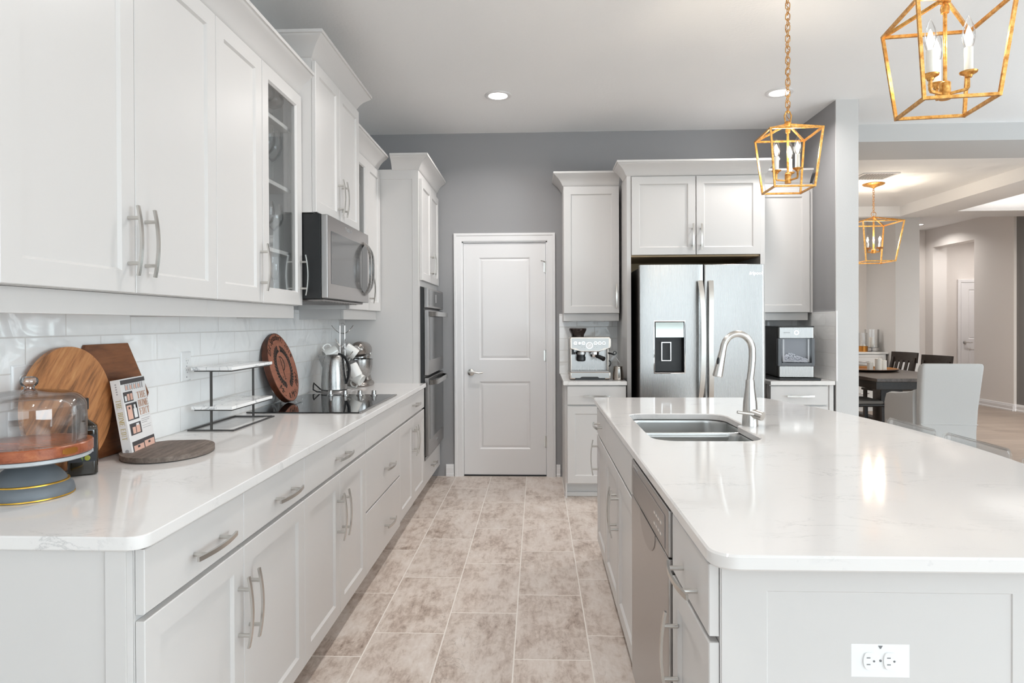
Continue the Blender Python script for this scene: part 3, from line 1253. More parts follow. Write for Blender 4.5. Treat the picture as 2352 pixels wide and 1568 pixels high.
# dishwasher
t = thing('dishwasher', 'stainless steel dishwasher built into the island', 'dishwasher', (IX - .008, 2.290, 0), RM90)
MB().box(.004, .640, .045, .60, .10, .855).build('tub', BLACK, t, label='black tub')
MB().box(.03, .61, .10, .5, 0, .10).build('toe_kick', BLACK, t)
d = MB().box(.003, .640, 0, .042, .105, .735, .004).build('door', STEELH, t)
c = MB().box(.003, .640, 0, .040, .7385, .858, .004).build('control_panel', STEELH, t)
mb = MB()
mb.loft(.05, .60, .748, .835, [(0, -.0003), (0, -.0018), (.004, -.0012), (.004, -.0012)], cap0=False)
mb.build('control_strip', STEELD, c, label='darker control strip')
mb = MB()
for k in range(4):
    for j in range(2):
        mb.box(.45 + k * .03, .468 + k * .03, -.0026, -.0012, .768 + j * .03, .775 + j * .03)
for k in range(7):
    mb.cyl((.06 + k * .014, -.0004, .846), (.06 + k * .014, -.0016, .846), .003, n=8)
mb.build('buttons', CHROME, c)
mb = MB()
L = [(.33 + .13 * math.cos(a), .738 - .075 * abs(math.sin(a)) ** .8) for a in [i * PI / 18 for i in range(19)]]
mb.prism([(x, z) for x, z in L], -.0018, .0005, 'xz')
mb.build('pocket_grip', STEELD, d, label='half-round pocket grip')
# end panel facing the camera
t = thing('island_end_panel', 'white framed panel closing the island end nearest the camera', 'panel', (.3615, 1.290, 0))
mb = MB()
mb.box(0, .088, 0, .02, 0, .8625)
mb.box(.558, .64, 0, .02, 0, .8625)
mb.box(.85, .88, 0, .02, 0, .8625)
for a, b in ((.088, .558), (.64, .85)):
    mb.box(a, b, 0, .02, .806, .8625)
    mb.box(a, b, 0, .02, 0, .14)
    mb.loft(a, b, .14, .806, [(0, .02), (0, 0), (.007, .008), (.008, .008)])
mb.build('framed_panel', CAB, t)
tag(MB().box(.977, 1.232, 1.3105, 3.69, 0, .862).build('island_back_panel', CAB), 'white panelled back of the island under the bowed seating edge', 'panel')
# island worktop: straight front, bowed seating side, sink cut-out


def bow(y):
    return 1.538 - .1314 * (y - 2.54) ** 2


r = .05
out = []
for cx, cy, a0 in ((.331 + r, 1.239 + r, PI),):
    out += [(cx + r * math.cos(a0 + i * PI / 16), cy + r * math.sin(a0 + i * PI / 16)) for i in range(9)]
N = 36
ys = [1.239 + (3.845 - 1.239) * i / N for i in range(N + 1)]
cor = [(bow(y), y) for y in ys]
out += [(cor[0][0] - .03, 1.239), (cor[0][0] - .006, 1.245)] + cor[1:-1] + [(cor[-1][0] - .008, 3.838), (cor[-1][0] - .04, 3.845)]
out += [(.331 + .02, 3.845), (.331 + .006, 3.839), (.331, 3.825)]


def rrect(x0, x1, y0, y1, rs, n=8):
    P = []
    for (cx, cy, a), r_ in zip(((x0, y0, PI), (x1, y0, 1.5 * PI), (x1, y1, 0), (x0, y1, .5 * PI)), rs):
        sx = 1 if cx == x0 else -1
        sy = 1 if cy == y0 else -1
        P += [(cx + sx * r_ + r_ * math.cos(a + i * PI / 2 / n), cy + sy * r_ + r_ * math.sin(a + i * PI / 2 / n)) for i in range(n + 1)]
    return P


def arc_(cx, cy, r_, a0, n=8):
    return [(cx + r_ * math.cos(math.radians(a0 + i * 90 / n)), cy + r_ * math.sin(math.radians(a0 + i * 90 / n))) for i in range(n + 1)]


hole = arc_(.527, 2.525, .09, 180) + arc_(.762, 2.525, .09, 270) + [(.852, 2.70), (.852, 2.795), (.856, 2.806), (.882, 2.814), (.887, 2.824), (.887, 2.95)] + arc_(.797, 3.075, .09, 0) + arc_(.507, 3.095, .07, 90)


def slab_with_hole(out, hole, z0, z1, ch=.004):
    bm = bmesh.new()

    def off(P, d):
        n = len(P)
        res = []
        A = sum(P[i][0] * P[(i + 1) % n][1] - P[(i + 1) % n][0] * P[i][1] for i in range(n))
        sg = 1 if A > 0 else -1
        for i in range(n):
            a, b = Vector(P[i - 1]), Vector(P[(i + 1) % n])
            t_ = (b - a).normalized()
            res.append((P[i][0] - t_.y * d * sg, P[i][1] + t_.x * d * sg))
        return res

    loops = {}
    for nm, P, d in (('o', out, ch), ('h', hole, -ch)):
        Pi = off(P, d)
        for z, Q_ in (('t', [(x, y, z1) for x, y in Pi]), ('u', [(x, y, z1 - ch) for x, y in P]), ('l', [(x, y, z0 + ch) for x, y in P]), ('b', [(x, y, z0) for x, y in Pi])):
            loops[nm + z] = [bm.verts.new(p) for p in Q_]
        for a, b in (('t', 'u'), ('u', 'l'), ('l', 'b')):
            A, B = loops[nm + a], loops[nm + b]
            for i in range(len(P)):
                bm.faces.new([A[i], A[(i + 1) % len(P)], B[(i + 1) % len(P)], B[i]])
    for z in 'tb':
        es = []
        for nm in 'oh':
            Lp = loops[nm + z]
            for i in range(len(Lp)):
                es.append(bm.edges.get((Lp[i], Lp[(i + 1) % len(Lp)])))
        bmesh.ops.triangle_fill(bm, edges=es, use_beauty=True, use_dissolve=False)
    m_ = MB()
    m_.bm.free()
    m_.bm = bm
    return m_


tag(slab_with_hole(out, hole, .863, .893).build('island_worktop', QUARTZ, smooth=30), 'large white quartz island worktop with a bowed seating edge and a sink cut-out', 'worktop')
# double bowl sink
t = thing('sink', 'undermount stainless steel double bowl sink in the island', 'sink', (.655, 2.80, .862))


def bowl(x0, x1, y0, y1, rs, zr, dz, rim):
    mb = MB()
    c = [((x0 + x1) / 2, (y0 + y1) / 2)]
    P = rrect(x0, x1, y0, y1, rs, 8)

    def sh(k, z):
        return [(p[0] + (c[0][0] - p[0]) * k, p[1] + (c[0][1] - p[1]) * k, z) for p in P]
    mb.rings([sh(-rim, zr - .002), sh(0, zr), sh(.02, zr - .012), sh(.04, zr - dz + .05), sh(.10, zr - dz + .012), sh(.22, zr - dz), sh(.9, zr - dz - .004)], cap0=False, cap1=True)
    mb.rings([sh(-rim, zr - .004), sh(-rim + .01, zr - .02), sh(.03, zr - dz + .05), sh(.10, zr - dz - .002), sh(.9, zr - dz - .012)], cap0=False, cap1=True)
    return mb


bowl(-.224, .238, .025, .372, (.06, .05, .09, .07), -.003, .20, .03).build('bowl', SINKM, t, label='larger far bowl')
bowl(-.224, .203, -.372, .01, (.09, .09, .05, .05), -.003, .17, .03).build('bowl', SINKM, t, label='near bowl')
mb = MB()
mb.box(-.22, .225, .004, .030, -.035, -.012, .006)
mb.build('divider', SINKM, t)
# faucet
t = thing('faucet', 'brushed nickel gooseneck pull-down faucet beside the sink', 'faucet', (.906, 2.80, .893))
mb = MB()
mb.lathe([(0, 0), (.033, 0), (.033, .003), (.031, .05), (.0285, .10), (.020, .16), (.0175, .195), (.0165, .197), (0, .197)], n=36)
mb.build('base', NICKEL, t)
L = [(.0, 0, .195), (.006, 0, .24), (.010, 0, .29)]
for i in range(15):
    a = -.05 + i * (PI * .90) / 14
    L.append((-.052 + .062 * math.cos(a), 0, .318 + .074 * math.sin(a)))
L += [(-.117, 0, .31)]
sp = MB().tube(L, .0145, 18).build('spout', NICKEL, t)
mb = MB()
d_ = Vector((-.022, 0, -.105)).normalized()
p0 = Vector((-.1165, 0, .312))
mb.cyl(p0, p0 + d_ * .102, .0150, .0215, 24)
mb.cyl(p0 + d_ * .102, p0 + d_ * .106, .0195, .0185, 24)
sh_ = mb.build('spray_head', NICKEL, t)
mb = MB()
mb.sphere(p0 + d_ * .038 + Vector((-.012, -.010, 0)), .012, (.55, .55, 1.5), 16)
mb.build('spray_button', BLACK, sh_, label='black spray button')
mb = MB()
mb.cyl((-.012, .0, .062), (.036, -.052, .046), .0195, n=28)
mb.tube([(.012, -.036, .052), (-.03, -.044, .058), (-.068, -.046, .064)], .0062, 12)
mb.build('lever', NICKEL, t)


def outlet(label, loc, rotz, horiz=False, h=.122, w=.075):
    """duplex power outlet; local face looks towards -y"""
    t = thing('power_outlet', label, 'outlet', loc, rotz)
    if horiz:
        w, h = h, w
    mb = MB()
    mb.loft(-w / 2, w / 2, -h / 2, h / 2, [(0, 0), (0, -.002), (.004, -.0055), (.006, -.006)], cap0=False)
    mb.build('cover_plate', WHITEP, t)
    mb = MB()
    ms = MB()
    for q in (-.0195, .0195):
        P = [(.0165 * max(-1, min(1, 1.25 * math.cos(a))), .0145 * math.sin(a)) for a in [i * PI / 12 for i in range(24)]]
        if horiz:
            P = [(y + q, x) for x, y in P][::-1]
        else:
            P = [(x, y + q) for x, y in P]
        mb.prism(P, -.0085, -.0055, 'xz', .001)
        for a, b in ((-.0065, .004), (.0065, .004)):
            if horiz:
                ms.box(q - b - .004, q - b + .003, -.0088, -.0084, a - .001, a + .001)
            else:
                ms.box(a - .001, a + .001, -.0088, -.0084, q + b - .0035, q + b + .0035)
        c_ = (q + .006, 0) if horiz else (0, q - .006)
        ms.cyl((c_[0], -.0084, c_[1]), (c_[0], -.0088, c_[1]), .0022, n=10)
    ms.cyl((0, -.0058, 0), (0, -.0065, 0), .0025, n=10)
    c_ = (0, .0265) if horiz else (0, -.0445)
    ms.prism([(c_[0] - .0045, c_[1] + .003), (c_[0] + .0045, c_[1] + .003), (c_[0] + .001, c_[1] - .003), (c_[0] - .001, c_[1] - .003)] if horiz else [(c_[0] - .004, c_[1] - .003), (c_[0] + .004, c_[1] - .003), (c_[0] + .001, c_[1] + .003), (c_[0] - .001, c_[1] + .003)], -.0064, -.0058, 'xz')
    mb.build('sockets', WHITEP, t)
    ms.build('slots', SLOT, t)
    return t


outlet('white power outlet on the island end panel', (.669, 1.2978, .671), 0, True)
outlet('white power outlet on the tiles between hexagonal board and marble stand', (WX + .0095, 2.647, 1.160), R90)
outlet('wide white power outlet on the tiles behind the glass cloche', (WX + .0095, 1.792, 1.160), R90, w=.082)


# ================================================================= THINGS ON THE LEFT WORKTOP
ZC = .893


def leaning(M, pts, th, bev, name, m, label, cat):
    """a flat board: outline in the board plane (right, up), extruded backwards"""
    mb = MB()
    mb.prism(pts, -th, 0, 'xy', bev)
    o = mb.build(name, m)
    o.matrix_world = M
    return tag(o, label, cat)


def lean_frame(x0, y0, z0, lean, yaw=0):
    """origin at the bottom centre; faces +x, leaning back towards the wall"""
    M = Matrix.Translation((x0, y0, z0)) @ Matrix.Rotation(yaw, 4, 'Z') @ Matrix.Rotation(-lean, 4, 'Y')
    return M @ Matrix(((0, 0, 1, 0), (1, 0, 0, 0), (0, 1, 0, 0), (0, 0, 0, 1)))


circ = lambda r, cy, n=72: [(r * math.cos(i * 2 * PI / n), cy + r * math.sin(i * 2 * PI / n)) for i in range(n)]
s_ = .217
hexp = [(-s_ / 2, 0), (s_ / 2, 0), (s_, s_ * .866), (s_ / 2, s_ * 1.732), (-s_ / 2, s_ * 1.732), (-s_, s_ * .866)]
leaning(lean_frame(-1.438, 2.142, ZC + .0015, .045), hexp, .012, .003, 'cutting_board', WALNUT, 'dark brown hexagonal wooden cutting board leaning on the tiles behind the book', 'cutting board')
leaning(lean_frame(-1.410, 1.920, ZC + .0015, .05), circ(.187, .187), .015, .004, 'cutting_board', MANGO, 'large round wooden cutting board with streaky grain leaning on the tiles', 'cutting board')

# book
BKW, BKH, BKT = .185, .262, .030
Mb = lean_frame(-1.350, 2.178, ZC + .002, .16, math.radians(10))
PAPER = mat('book_pages', rgb(226, 222, 214), .8)
COVER = mat('book_cover', rgb(232, 230, 229), .35)
COPPER = mat('copper_print', rgb(176, 122, 86), .4)
GOLDP = mat('gold_print', rgb(188, 170, 110), .4)
PINKP = mat('blush_print', rgb(226, 182, 164), .45)
DARKP = mat('charcoal_print', rgb(66, 62, 64), .45)
GREYP = mat('grey_print', rgb(170, 166, 168), .45)
t = thing('book', 'white home organising book standing upright beside the hexagonal board', 'book')
t.matrix_world = Mb
h = BKW / 2
mb = MB()
mb.box(-h, h, 0, BKH, -.0025, 0, .0006)
mb.box(-h, h, 0, BKH, -BKT, -BKT + .0025, .0006)
mb.box(-h - .0025, -h, 0, BKH, -BKT, 0, .001)
cv = mb.build('cover', COVER, t)
MB().box(-h + .001, h - .004, .003, BKH - .003, -BKT + .003, -.003).build('pages', PAPER, t)


def prints(name, m, rects, z=.0004, par=None):
    mb = MB()
    for x0, x1, y0, y1 in rects:
        mb.box(-h + x0 * BKW, -h + x1 * BKW, y0 * BKH, y1 * BKH, 0, z)
    return mb.build(name, m, par or cv, smooth=0)


prints('cover_photos', DARKP, [(.0, 1, .93, .985), (.03, .40, .70, .83), (.42, .49, .46, .67), (.05, .50, .46, .68), (.07, .52, .27, .42), (.05, .99, .045, .19)], .0003)
prints('photo_hangers', GREYP, [(.14 + i * .085, .14 + i * .085 + .05, .845, .925) for i in range(9)], .0006)
prints('photo_clothes', PINKP, [(.16 + i * .17, .22 + i * .17, .855, .905) for i in range(4)], .0008)
for r_ in ([(.17, .26, .715, .80), (.29, .38, .715, .80)], [(.08, .27, .475, .655)], [(.16, .28, .285, .37), (.31, .46, .285, .38)], [(.09, .50, .055, .135)], [(.54, .96, .055, .15)]):
    prints('photo_print', PINKP, r_, .0006)
prints('photo_bottles', WHITEP, [(.07, .14, .715, .78), (.33, .46, .48, .60), (.36, .43, .60, .65), (.33, .44, .375, .405)], .0006)
prints('photo_tags', DARKP, [(.14, .2, .605, .635), (.24, .33, .098, .125), (.69, .78, .105, .132)], .0009)
prints('subtitle_lines', GREYP, [(.56, .95, .472, .476), (.57, .93, .432, .440), (.57, .90, .408, .416), (.57, .80, .384, .392), (.57, .95, .345, .349), (.58, .93, .315, .321)], .0004)


def didone(s, x, y, H, wd, mbs):
    """tall high-contrast capitals drawn stroke by stroke"""
    K, T = .24, .05
    U = {'T': [(0, 1, 1 - T, 1), (.38, .62, 0, 1), (.0, .06, .8, 1), (.94, 1, .8, 1), (.25, .75, 0, T)],
         'H': [(.08, .08 + K, 0, 1), (.92 - K, .92, 0, 1), (.08, .92, .48, .48 + T), (0, .42, 0, T), (.58, 1, 0, T), (0, .42, 1 - T, 1), (.58, 1, 1 - T, 1)],
         'E': [(.08, .08 + K, 0, 1), (0, .95, 0, T), (0, .92, 1 - T, 1), (.1, .7, .48, .48 + T), (.89, .95, 0, .24), (.86, .92, .78, 1), (.66, .7, .38, .62)],
         'O': [(.02, .02 + K, .15, .85), (.98 - K, .98, .15, .85), (.15, .85, 0, T), (.15, .85, 1 - T, 1), (.08, .3, .06, .17), (.7, .92, .06, .17), (.08, .3, .83, .94), (.7, .92, .83, .94)],
         'M': [(.06, .11, 0, 1), (.74, .74 + K, 0, 1), (0, .2, 0, T), (.64, 1, 0, T), (0, .3, 1 - T, 1), (.7, 1, 1 - T, 1)] + [(.14 + .030 * i, .36 + .030 * i, .86 - .078 * i, .94 - .078 * i) for i in range(11)] + [(.50 + .03 * i, .55 + .03 * i, .08 + .09 * i, .18 + .09 * i) for i in range(9)],
         'D': [(.08, .08 + K, 0, 1), (.98 - K, .98, .18, .82), (0, .8, 0, T), (0, .8, 1 - T, 1), (.66, .92, .06, .2), (.66, .92, .8, .94)],
         'I': [(.38, .62, 0, 1), (.2, .8, 0, T), (.2, .8, 1 - T, 1)]}
    for ch in s:
        w = wd * (1.35 if ch == 'M' else (.55 if ch == 'I' else 1))
        for a, b, c, d in U[ch]:
            mbs.append((x + a * w, x + b * w, y + c * H, y + d * H))
        x += w + wd * .16


R_ = []
for s, yy, xx, wd in (('THE', .712, .56, .115), ('HOME', .602, .56, .088), ('EDIT', .495, .56, .105)):
    didone(s, xx, yy, .088, wd, R_)
prints('title', COPPER, R_, .0005)
# spine lettering
mb = MB()
Ms = frame((-h - .0026, BKH * .53, -BKT / 2), (0, -1, 0), (0, 0, 1))
R_ = []
didone('THE', 0, 0, 1, .62, R_)
n1 = len(R_)
x = 2.3
didone('HOME', x + .4, 0, 1, .62, R_)
didone('EDIT', x + 3.9, 0, 1, .62, R_)
sc = .0155
mb.M = Ms @ Matrix.Translation((-.0575, -.0078, 0))
for a, b, c, d in R_:
    mb.box(a * sc, b * sc, c * sc, d * sc, 0, .0003)
mb.build('spine_title', GOLDP, cv, smooth=0)
mb = MB()
mb.M = Ms @ Matrix.Translation((.115, 0, 0))
mb.cyl((0, 0, 0), (0, 0, .0003), .006, n=16)
mb.box(.010, .013, -.008, .008, 0, .0003)
for i in range(5):
    mb.box(-.225 + i * .008, -.2205 + i * .008, -.002, .003, 0, .0003)
mb.build('spine_emblem', GREYP, cv, smooth=0)

# grey slab board lying flat, straight on its far side
P = []
for i in range(61):
    a = math.radians(112) + i / 60 * math.radians(316)
    P.append((.140 * math.cos(a), .172 * math.sin(a)))
mb = MB()
mb.prism(P, .003, .019, 'xy', .005)
o = mb.build('serving_board', SLATE)
o.matrix_world = Matrix.Translation((-1.262, 2.168, ZC)) @ Matrix.Rotation(math.radians(8), 4, 'Z')
tag(o, 'grey-brown washed wooden board lying flat in front of the book', 'serving board')

# two-tier marble stand
t = thing('tiered_stand', 'two-tier marble serving stand with thin dark metal frame', 'stand', (-1.350, 2.83, ZC))
mb = MB()


def ringbar(mb, x0, x1, y0, y1, z, b=.007, hgt=.007):
    mb.loft(0, 1, 0, 1, [(0, 0)], False, False) if 0 else None
    o_ = [(x0, y0), (x1, y0), (x1, y1), (x0, y1)]
    i_ = [(x0 + b, y0 + b), (x1 - b, y0 + b), (x1 - b, y1 - b), (x0 + b, y1 - b)]
    mb.rings([[(x, y, z) for x, y in o_], [(x, y, z + hgt) for x, y in o_], [(x, y, z + hgt) for x, y in i_], [(x, y, z) for x, y in i_]], closed=True)


ringbar(mb, -.098, .098, -.208, .208, 0, .008, .006)
for y in (-.200, .196):
    mb.box(-.004, .004, y - .004, y + .004, .004, .250)
for z in (.083, .245):
    ringbar(mb, -.072, .086, -.200, .194, z, .005, .005)
mb.build('frame', DARKSTEEL, t)
for z in (.0885, .2505):
    MB().box(-.080, .094, -.212, .196, z, z + .014, .003).build('tier', MARBLE, t, label='white marble shelf with grey veins')

# engraved round plaque on a clear easel
Ms = lean_frame(-1.352, 3.535, ZC + .016, .27, math.radians(2))
t = thing('plaque', 'round reddish wooden plaque engraved with a wreath and a letter, on the cooktop corner', 'plaque')
t.matrix_world = Ms
Rp = .194
mb = MB()
mb.prism(circ(Rp, Rp, 96), -.032, -.0005, 'xy', .003)
mb.build('disc', SIGNE, t, label='dark edge of the plaque')
mb = MB()
mb.prism(circ(Rp - .004, Rp, 96), -.0012, 0, 'xy')
pf = mb.build('face', SIGNW, t, label='lighter engraved face')
mb = MB()
mb.M = Matrix.Translation((0, Rp, .0006))


def cursive(mb, s, R, mid, step, size, inward=False):
    arc_text(mb, s, R, mid, step, size, .35, inward)


cursive(mb, 'Est', Rp * .80, -.95, .125, .052)
mb.build('lettering', INK, pf, smooth=0)
for w_ in (('September', Rp * .80, -.18, .105, .048, .35, False), ('7,', Rp * .80, .44, .10, .042, 0, False), ('2018', Rp * .80, .98, .155, .042, 0, False), ('Mr.', Rp * .91, PI + .66, .17, .054, .35, True), ('&', Rp * .91, PI + .13, .1, .045, 0, True), ('Mrs.', Rp * .91, PI - .36, .165, .050, .35, True), ('Pahl', Rp * .91, PI - 1.02, .125, .052, .35, True)):
    mb = MB()
    mb.M = Matrix.Translation((0, Rp, .0006))
    arc_text(mb, *w_)
    mb.build('lettering', INK, pf, smooth=0)
for sgn in (-1, 1):
    mb = MB()
    mb.M = Matrix.Translation((0, Rp, .0006))
    Rw = Rp * .54
    for i in range(17):
        a = sgn * (.30 + i * .162)
        c = Vector((Rw * math.sin(a), Rw * math.cos(a), 0))
        tang = Vector((-math.cos(a) * sgn, math.sin(a) * sgn, 0))
        nor = Vector((math.sin(a), math.cos(a), 0))
        for q in (-1, 1):
            d = (tang * .8 + nor * q * .75).normalized()
            p = d.cross(Vector((0, 0, 1)))
            L = .027
            b0 = c
            pts = []
            for k in range(12):
                u = k / 12 * 2 * PI
                pts.append(b0 + d * (L * .5 - L * .5 * math.cos(u)) + p * (.0068 * math.sin(u)))
            mb.poly(pts)
    arc = [Vector((Rw * math.sin(sgn * (.30 + k * .0765)), Rw * math.cos(sgn * (.30 + k * .0765)), 0)) for k in range(36)]
    for a, b in zip(arc, arc[1:]):
        n_ = (b - a).cross(Vector((0, 0, 1))).normalized() * .0011
        mb.poly([a - n_, b - n_, b + n_, a + n_])
    mb.build('laurel_branch', INK, pf, smooth=0)
mb = MB()
mb.M = Matrix.Translation((-.004, Rp, .0006))
mb.box(-.017, -.012, -.066, .062, 0, .0003)
mb.box(-.028, -.001, -.068, -.064, 0, .0003)
mb.box(-.030, -.0125, .058, .062, 0, .0003)
arcp = [(-.014 + .040 * math.sin(i * PI / 14), .022 + .038 * math.cos(i * PI / 14)) for i in range(15)]
for (a, b), (c, d) in zip(arcp, arcp[1:]):
    v = Vector((c - a, d - b, 0)).cross(Vector((0, 0, 1))).normalized() * .0032
    mb.poly([(a - v.x, b - v.y, .0003), (c - v.x, d - v.y, .0003), (c + v.x, d + v.y, .0003), (a + v.x, b + v.y, .0003)])
mb.build('monogram', INK, pf, smooth=0)
# easel: clear bent wire-like stand
t = thing('plaque_easel', 'small clear easel holding the round plaque', 'easel', (-1.352, 3.535, ZC + .0065), math.radians(2))
mb = MB()
for q in (-1, 1):
    mb.tube([(.035, q * .055, .016), (.034, q * .055, .004), (-.085, q * .055, .004), (-.03, q * .055, .15)], .0032, 8)
mb.tube([(-.085, -.055, .004), (-.085, .055, .004)], .0032, 8)
mb.tube([(.030, -.055, .004), (.030, .055, .004)], .0032, 8)
mb.build('frame', ACRYL, t)

# cake stand and cloche
t = thing('cake_stand', 'wooden-topped cake stand on a grey pedestal with gold bands', 'cake stand', (-1.318, 1.630, ZC))
ZINC = mat('weathered_zinc', rgb(118, 124, 130), .5, .25, bump=(30, .2, .002), var=(14, .35))
RIMG = mat('pale_zinc_rim', rgb(186, 190, 193), .45, .2, var=(30, .2))
mb = MB()
mb.lathe([(0, 0), (.094, 0), (.097, .002), (.098, .010), (.095, .024), (.086, .036), (.082, .039), (.077, .048), (.066, .062), (.052, .074), (.042, .082), (.036, .088), (.035, .0945), (0, .0945)], n=64)
p_ = mb.build('pedestal', ZINC, t)
for r, z in ((.0855, .0375), (.0375, .0885), (.0972, .0035)):
    MB().lathe([(r - .003, z - .0035), (r + .0015, z - .002), (r + .0012, z + .001), (r - .005, z + .0022)], n=64, close=True).build('gold_band', mat('gold_gilding', rgb(206, 160, 62), .35, .8, bump=(90, .4, .002)), p_, label='gilded band')
MB().lathe([(0, .093), (.130, .096), (.136, .099), (.136, .107), (.132, .1085), (0, .1085)], n=72).build('plate', RIMG, t)
w_ = MB().lathe([(0, .109), (.137, .109), (.140, .1115), (.140, .1345), (.1375, .1375), (0, .1375)], n=96).build('wooden_top', ACACIA, t)
mb = MB()
for k in range(7):
    a0 = math.radians(-16 + (k - 3) * 2.4)
    a1 = math.radians(-16 + (k - 2) * 2.4)
    hh = .008 if 0 < k < 6 else .0055
    q = [(.1406 * math.cos(a), .1406 * math.sin(a)) for a in (a0, a1)]
    mb.rings([[(q[0][0], q[0][1], .123 - hh), (q[1][0], q[1][1], .123 - hh), (q[1][0], q[1][1], .123 + hh), (q[0][0], q[0][1], .123 + hh)], [(q[0][0] * .99, q[0][1] * .99, .123 - hh), (q[1][0] * .99, q[1][1] * .99, .123 - hh), (q[1][0] * .99, q[1][1] * .99, .123 + hh), (q[0][0] * .99, q[0][1] * .99, .123 + hh)]])
mb.build('brass_plate', BRASS, w_, label='small brass name plate')
t = thing('glass_cloche', 'clear glass dome with a round knob covering the cake stand', 'cloche', (-1.318, 1.630, ZC + .138))
mb = MB()
prof = [(.1255, 0), (.1265, .02), (.1262, .068)] + [(.0842 + .042 * math.cos(a), .086 + .042 * math.sin(a)) for a in [i * PI / 20 for i in range(1, 10)]] + [(.07, .131), (.045, .134), (.03, .136), (.018, .137)]
inn = [(r - .003, z - (.003 if i > 3 else 0)) for i, (r, z) in enumerate(prof)][::-1]
mb.lathe(prof + inn, n=96, close=True)
mb.build('dome', GLASS, t)
mb = MB()
mb.lathe([(.0, .135), (.015, .136), (.0115, .139), (.0115, .143), (.015, .146), (.0195, .152), (.0205, .159), (.018, .166), (.011, .170), (0, .171)], n=40)
mb.build('knob', clear('knob_glass', (.9, .9, .9, 1), .03, .16, .9), t)

# olive oil bottle
t = thing('oil_bottle', 'dark glass olive oil bottle with black label behind the cake stand', 'bottle', (-1.350, 1.872, ZC + .0008), math.radians(33))
DARKG = mat('dark_bottle_glass', rgb(30, 24, 14), .06, spec=.6, coat=.5)
mb = MB()


def rsq(w, r, z, n=6):
    return [(x, y, z) for x, y in rrect(-w, w, -w, w, (r,) * 4, n)]


mb.rings([rsq(.034, .012, 0), rsq(.038, .014, .004), rsq(.038, .014, .128), rsq(.035, .016, .142), rsq(.024, .017, .152), rsq(.0135, .0132, .160), rsq(.0122, .012, .170), rsq(.0118, .0116, .196), rsq(.0118, .0116, .205)])
mb.build('body', DARKG, t)
MB().lathe([(0, .190), (.0148, .190), (.0150, .194), (.0150, .221), (.0138, .223), (0, .223)], n=28).build('cap', BLACK, t, label='black screw cap')
lb = MB().box(-.0345, .0345, -.0386, -.0381, .040, .118).build('label_front', mat('bottle_label', rgb(40, 40, 44), .45), t, label='black paper label')
fr_ = lambda x, z: frame((x, -.0388, z), (1, 0, 0), (0, 0, 1))
ORANGE = mat('orange_print', rgb(240, 160, 50), .5)
text('g', .034, ORANGE, fr_(-.018, .100), 'emblem', lb, bold=.0012)
text('Greek', .0095, WHITEP, fr_(.010, .106), 'lettering', lb, bold=.0003)
text('Nation', .0095, WHITEP, fr_(.011, .098), 'lettering', lb, bold=.0003)
text('Extra Virgin', .0112, WHITEP, fr_(.0, .080), 'lettering', lb, bold=.0004)
text('Olive Oil', .0125, WHITEP, fr_(.004, .069), 'lettering', lb, bold=.0004)
mb = MB()
mb.sphere((.012, -.0386, .051), .0075, (1, .15, 1.05), 18)
mb.build('olive_print', mat('olive_print', rgb(150, 150, 50), .5), lb)
mb = MB()
mb.tube([(.012, -.0387, .057), (.002, -.0387, .062), (-.006, -.0387, .056)], .0008, 6)
mb.prism([(-.006, .056), (-.002, .048), (.001, .043), (.002, .052), (-.001, .057)], -.0389, -.0386, 'xz')
mb.build('leaf_print', mat('leaf_print', rgb(96, 120, 60), .5), lb)

# kettle on its base
t = thing('kettle_base', 'flat round power base with black cord under the electric kettle', 'kettle base', (-1.302, 4.10, ZC))
MB().lathe([(0, 0), (.084, 0), (.085, .004), (.085, .010), (.082, .013), (0, .013)], n=48).build('plate', STEELD, t)
mb = MB()
L = [(-.07, -.02, .008), (-.10, -.035, .010), (-.125, -.03, .022), (-.135, 0, .045), (-.138, .02, .06), (-.128, .02, .05), (-.10, .03, .02), (-.06, .06, .005)]
mb.tube(L, .0042, 10)
mb.build('cord', BLACK, t, label='black cord')
t = thing('electric_kettle', 'brushed stainless steel electric kettle with black handle near the cooktop knobs', 'kettle', (-1.302, 4.10, ZC + .0135))
mb = MB()
mb.lathe([(0, 0), (.079, 0), (.081, .004), (.081, .012), (.079, .016), (.0795, .03), (.0775, .09), (.072, .15), (.065, .195), (.060, .212), (.056, .222), (.045, .230), (0, .233)], n=56)
b_ = mb.build('body', STEEL, t)
MB().lathe([(.0812, .006), (.0822, .007), (.0822, .011), (.0812, .012)], n=56, close=True).build('black_band', BLACK, b_)
mb = MB()
A = [(-.050, -.028, .215), (-.050, .028, .215), (-.068, .0, .150)]
tip = (-.092, 0, .213)
mb.rings([[(-.030, -.040, .222), (-.030, .040, .222), (-.066, .014, .135), (-.066, -.014, .135)], [(-.070, -.020, .224), (-.070, .020, .224), (-.080, .009, .165), (-.080, -.009, .165)], [(-.104, -.005, .226), (-.104, .005, .226), (-.098, .003, .208), (-.098, -.003, .208)]])
mb.build('spout', STEEL, t)
mb = MB()
mb.tube([(.030, 0, .2345), (.056, 0, .226), (.076, 0, .208), (.092, .0, .175), (.099, 0, .135), (.095, 0, .09), (.080, 0, .045)], None, sq=(.024, .015), up=(0, 1, 0))
mb.build('handle', BLACK, t, label='black curved handle')

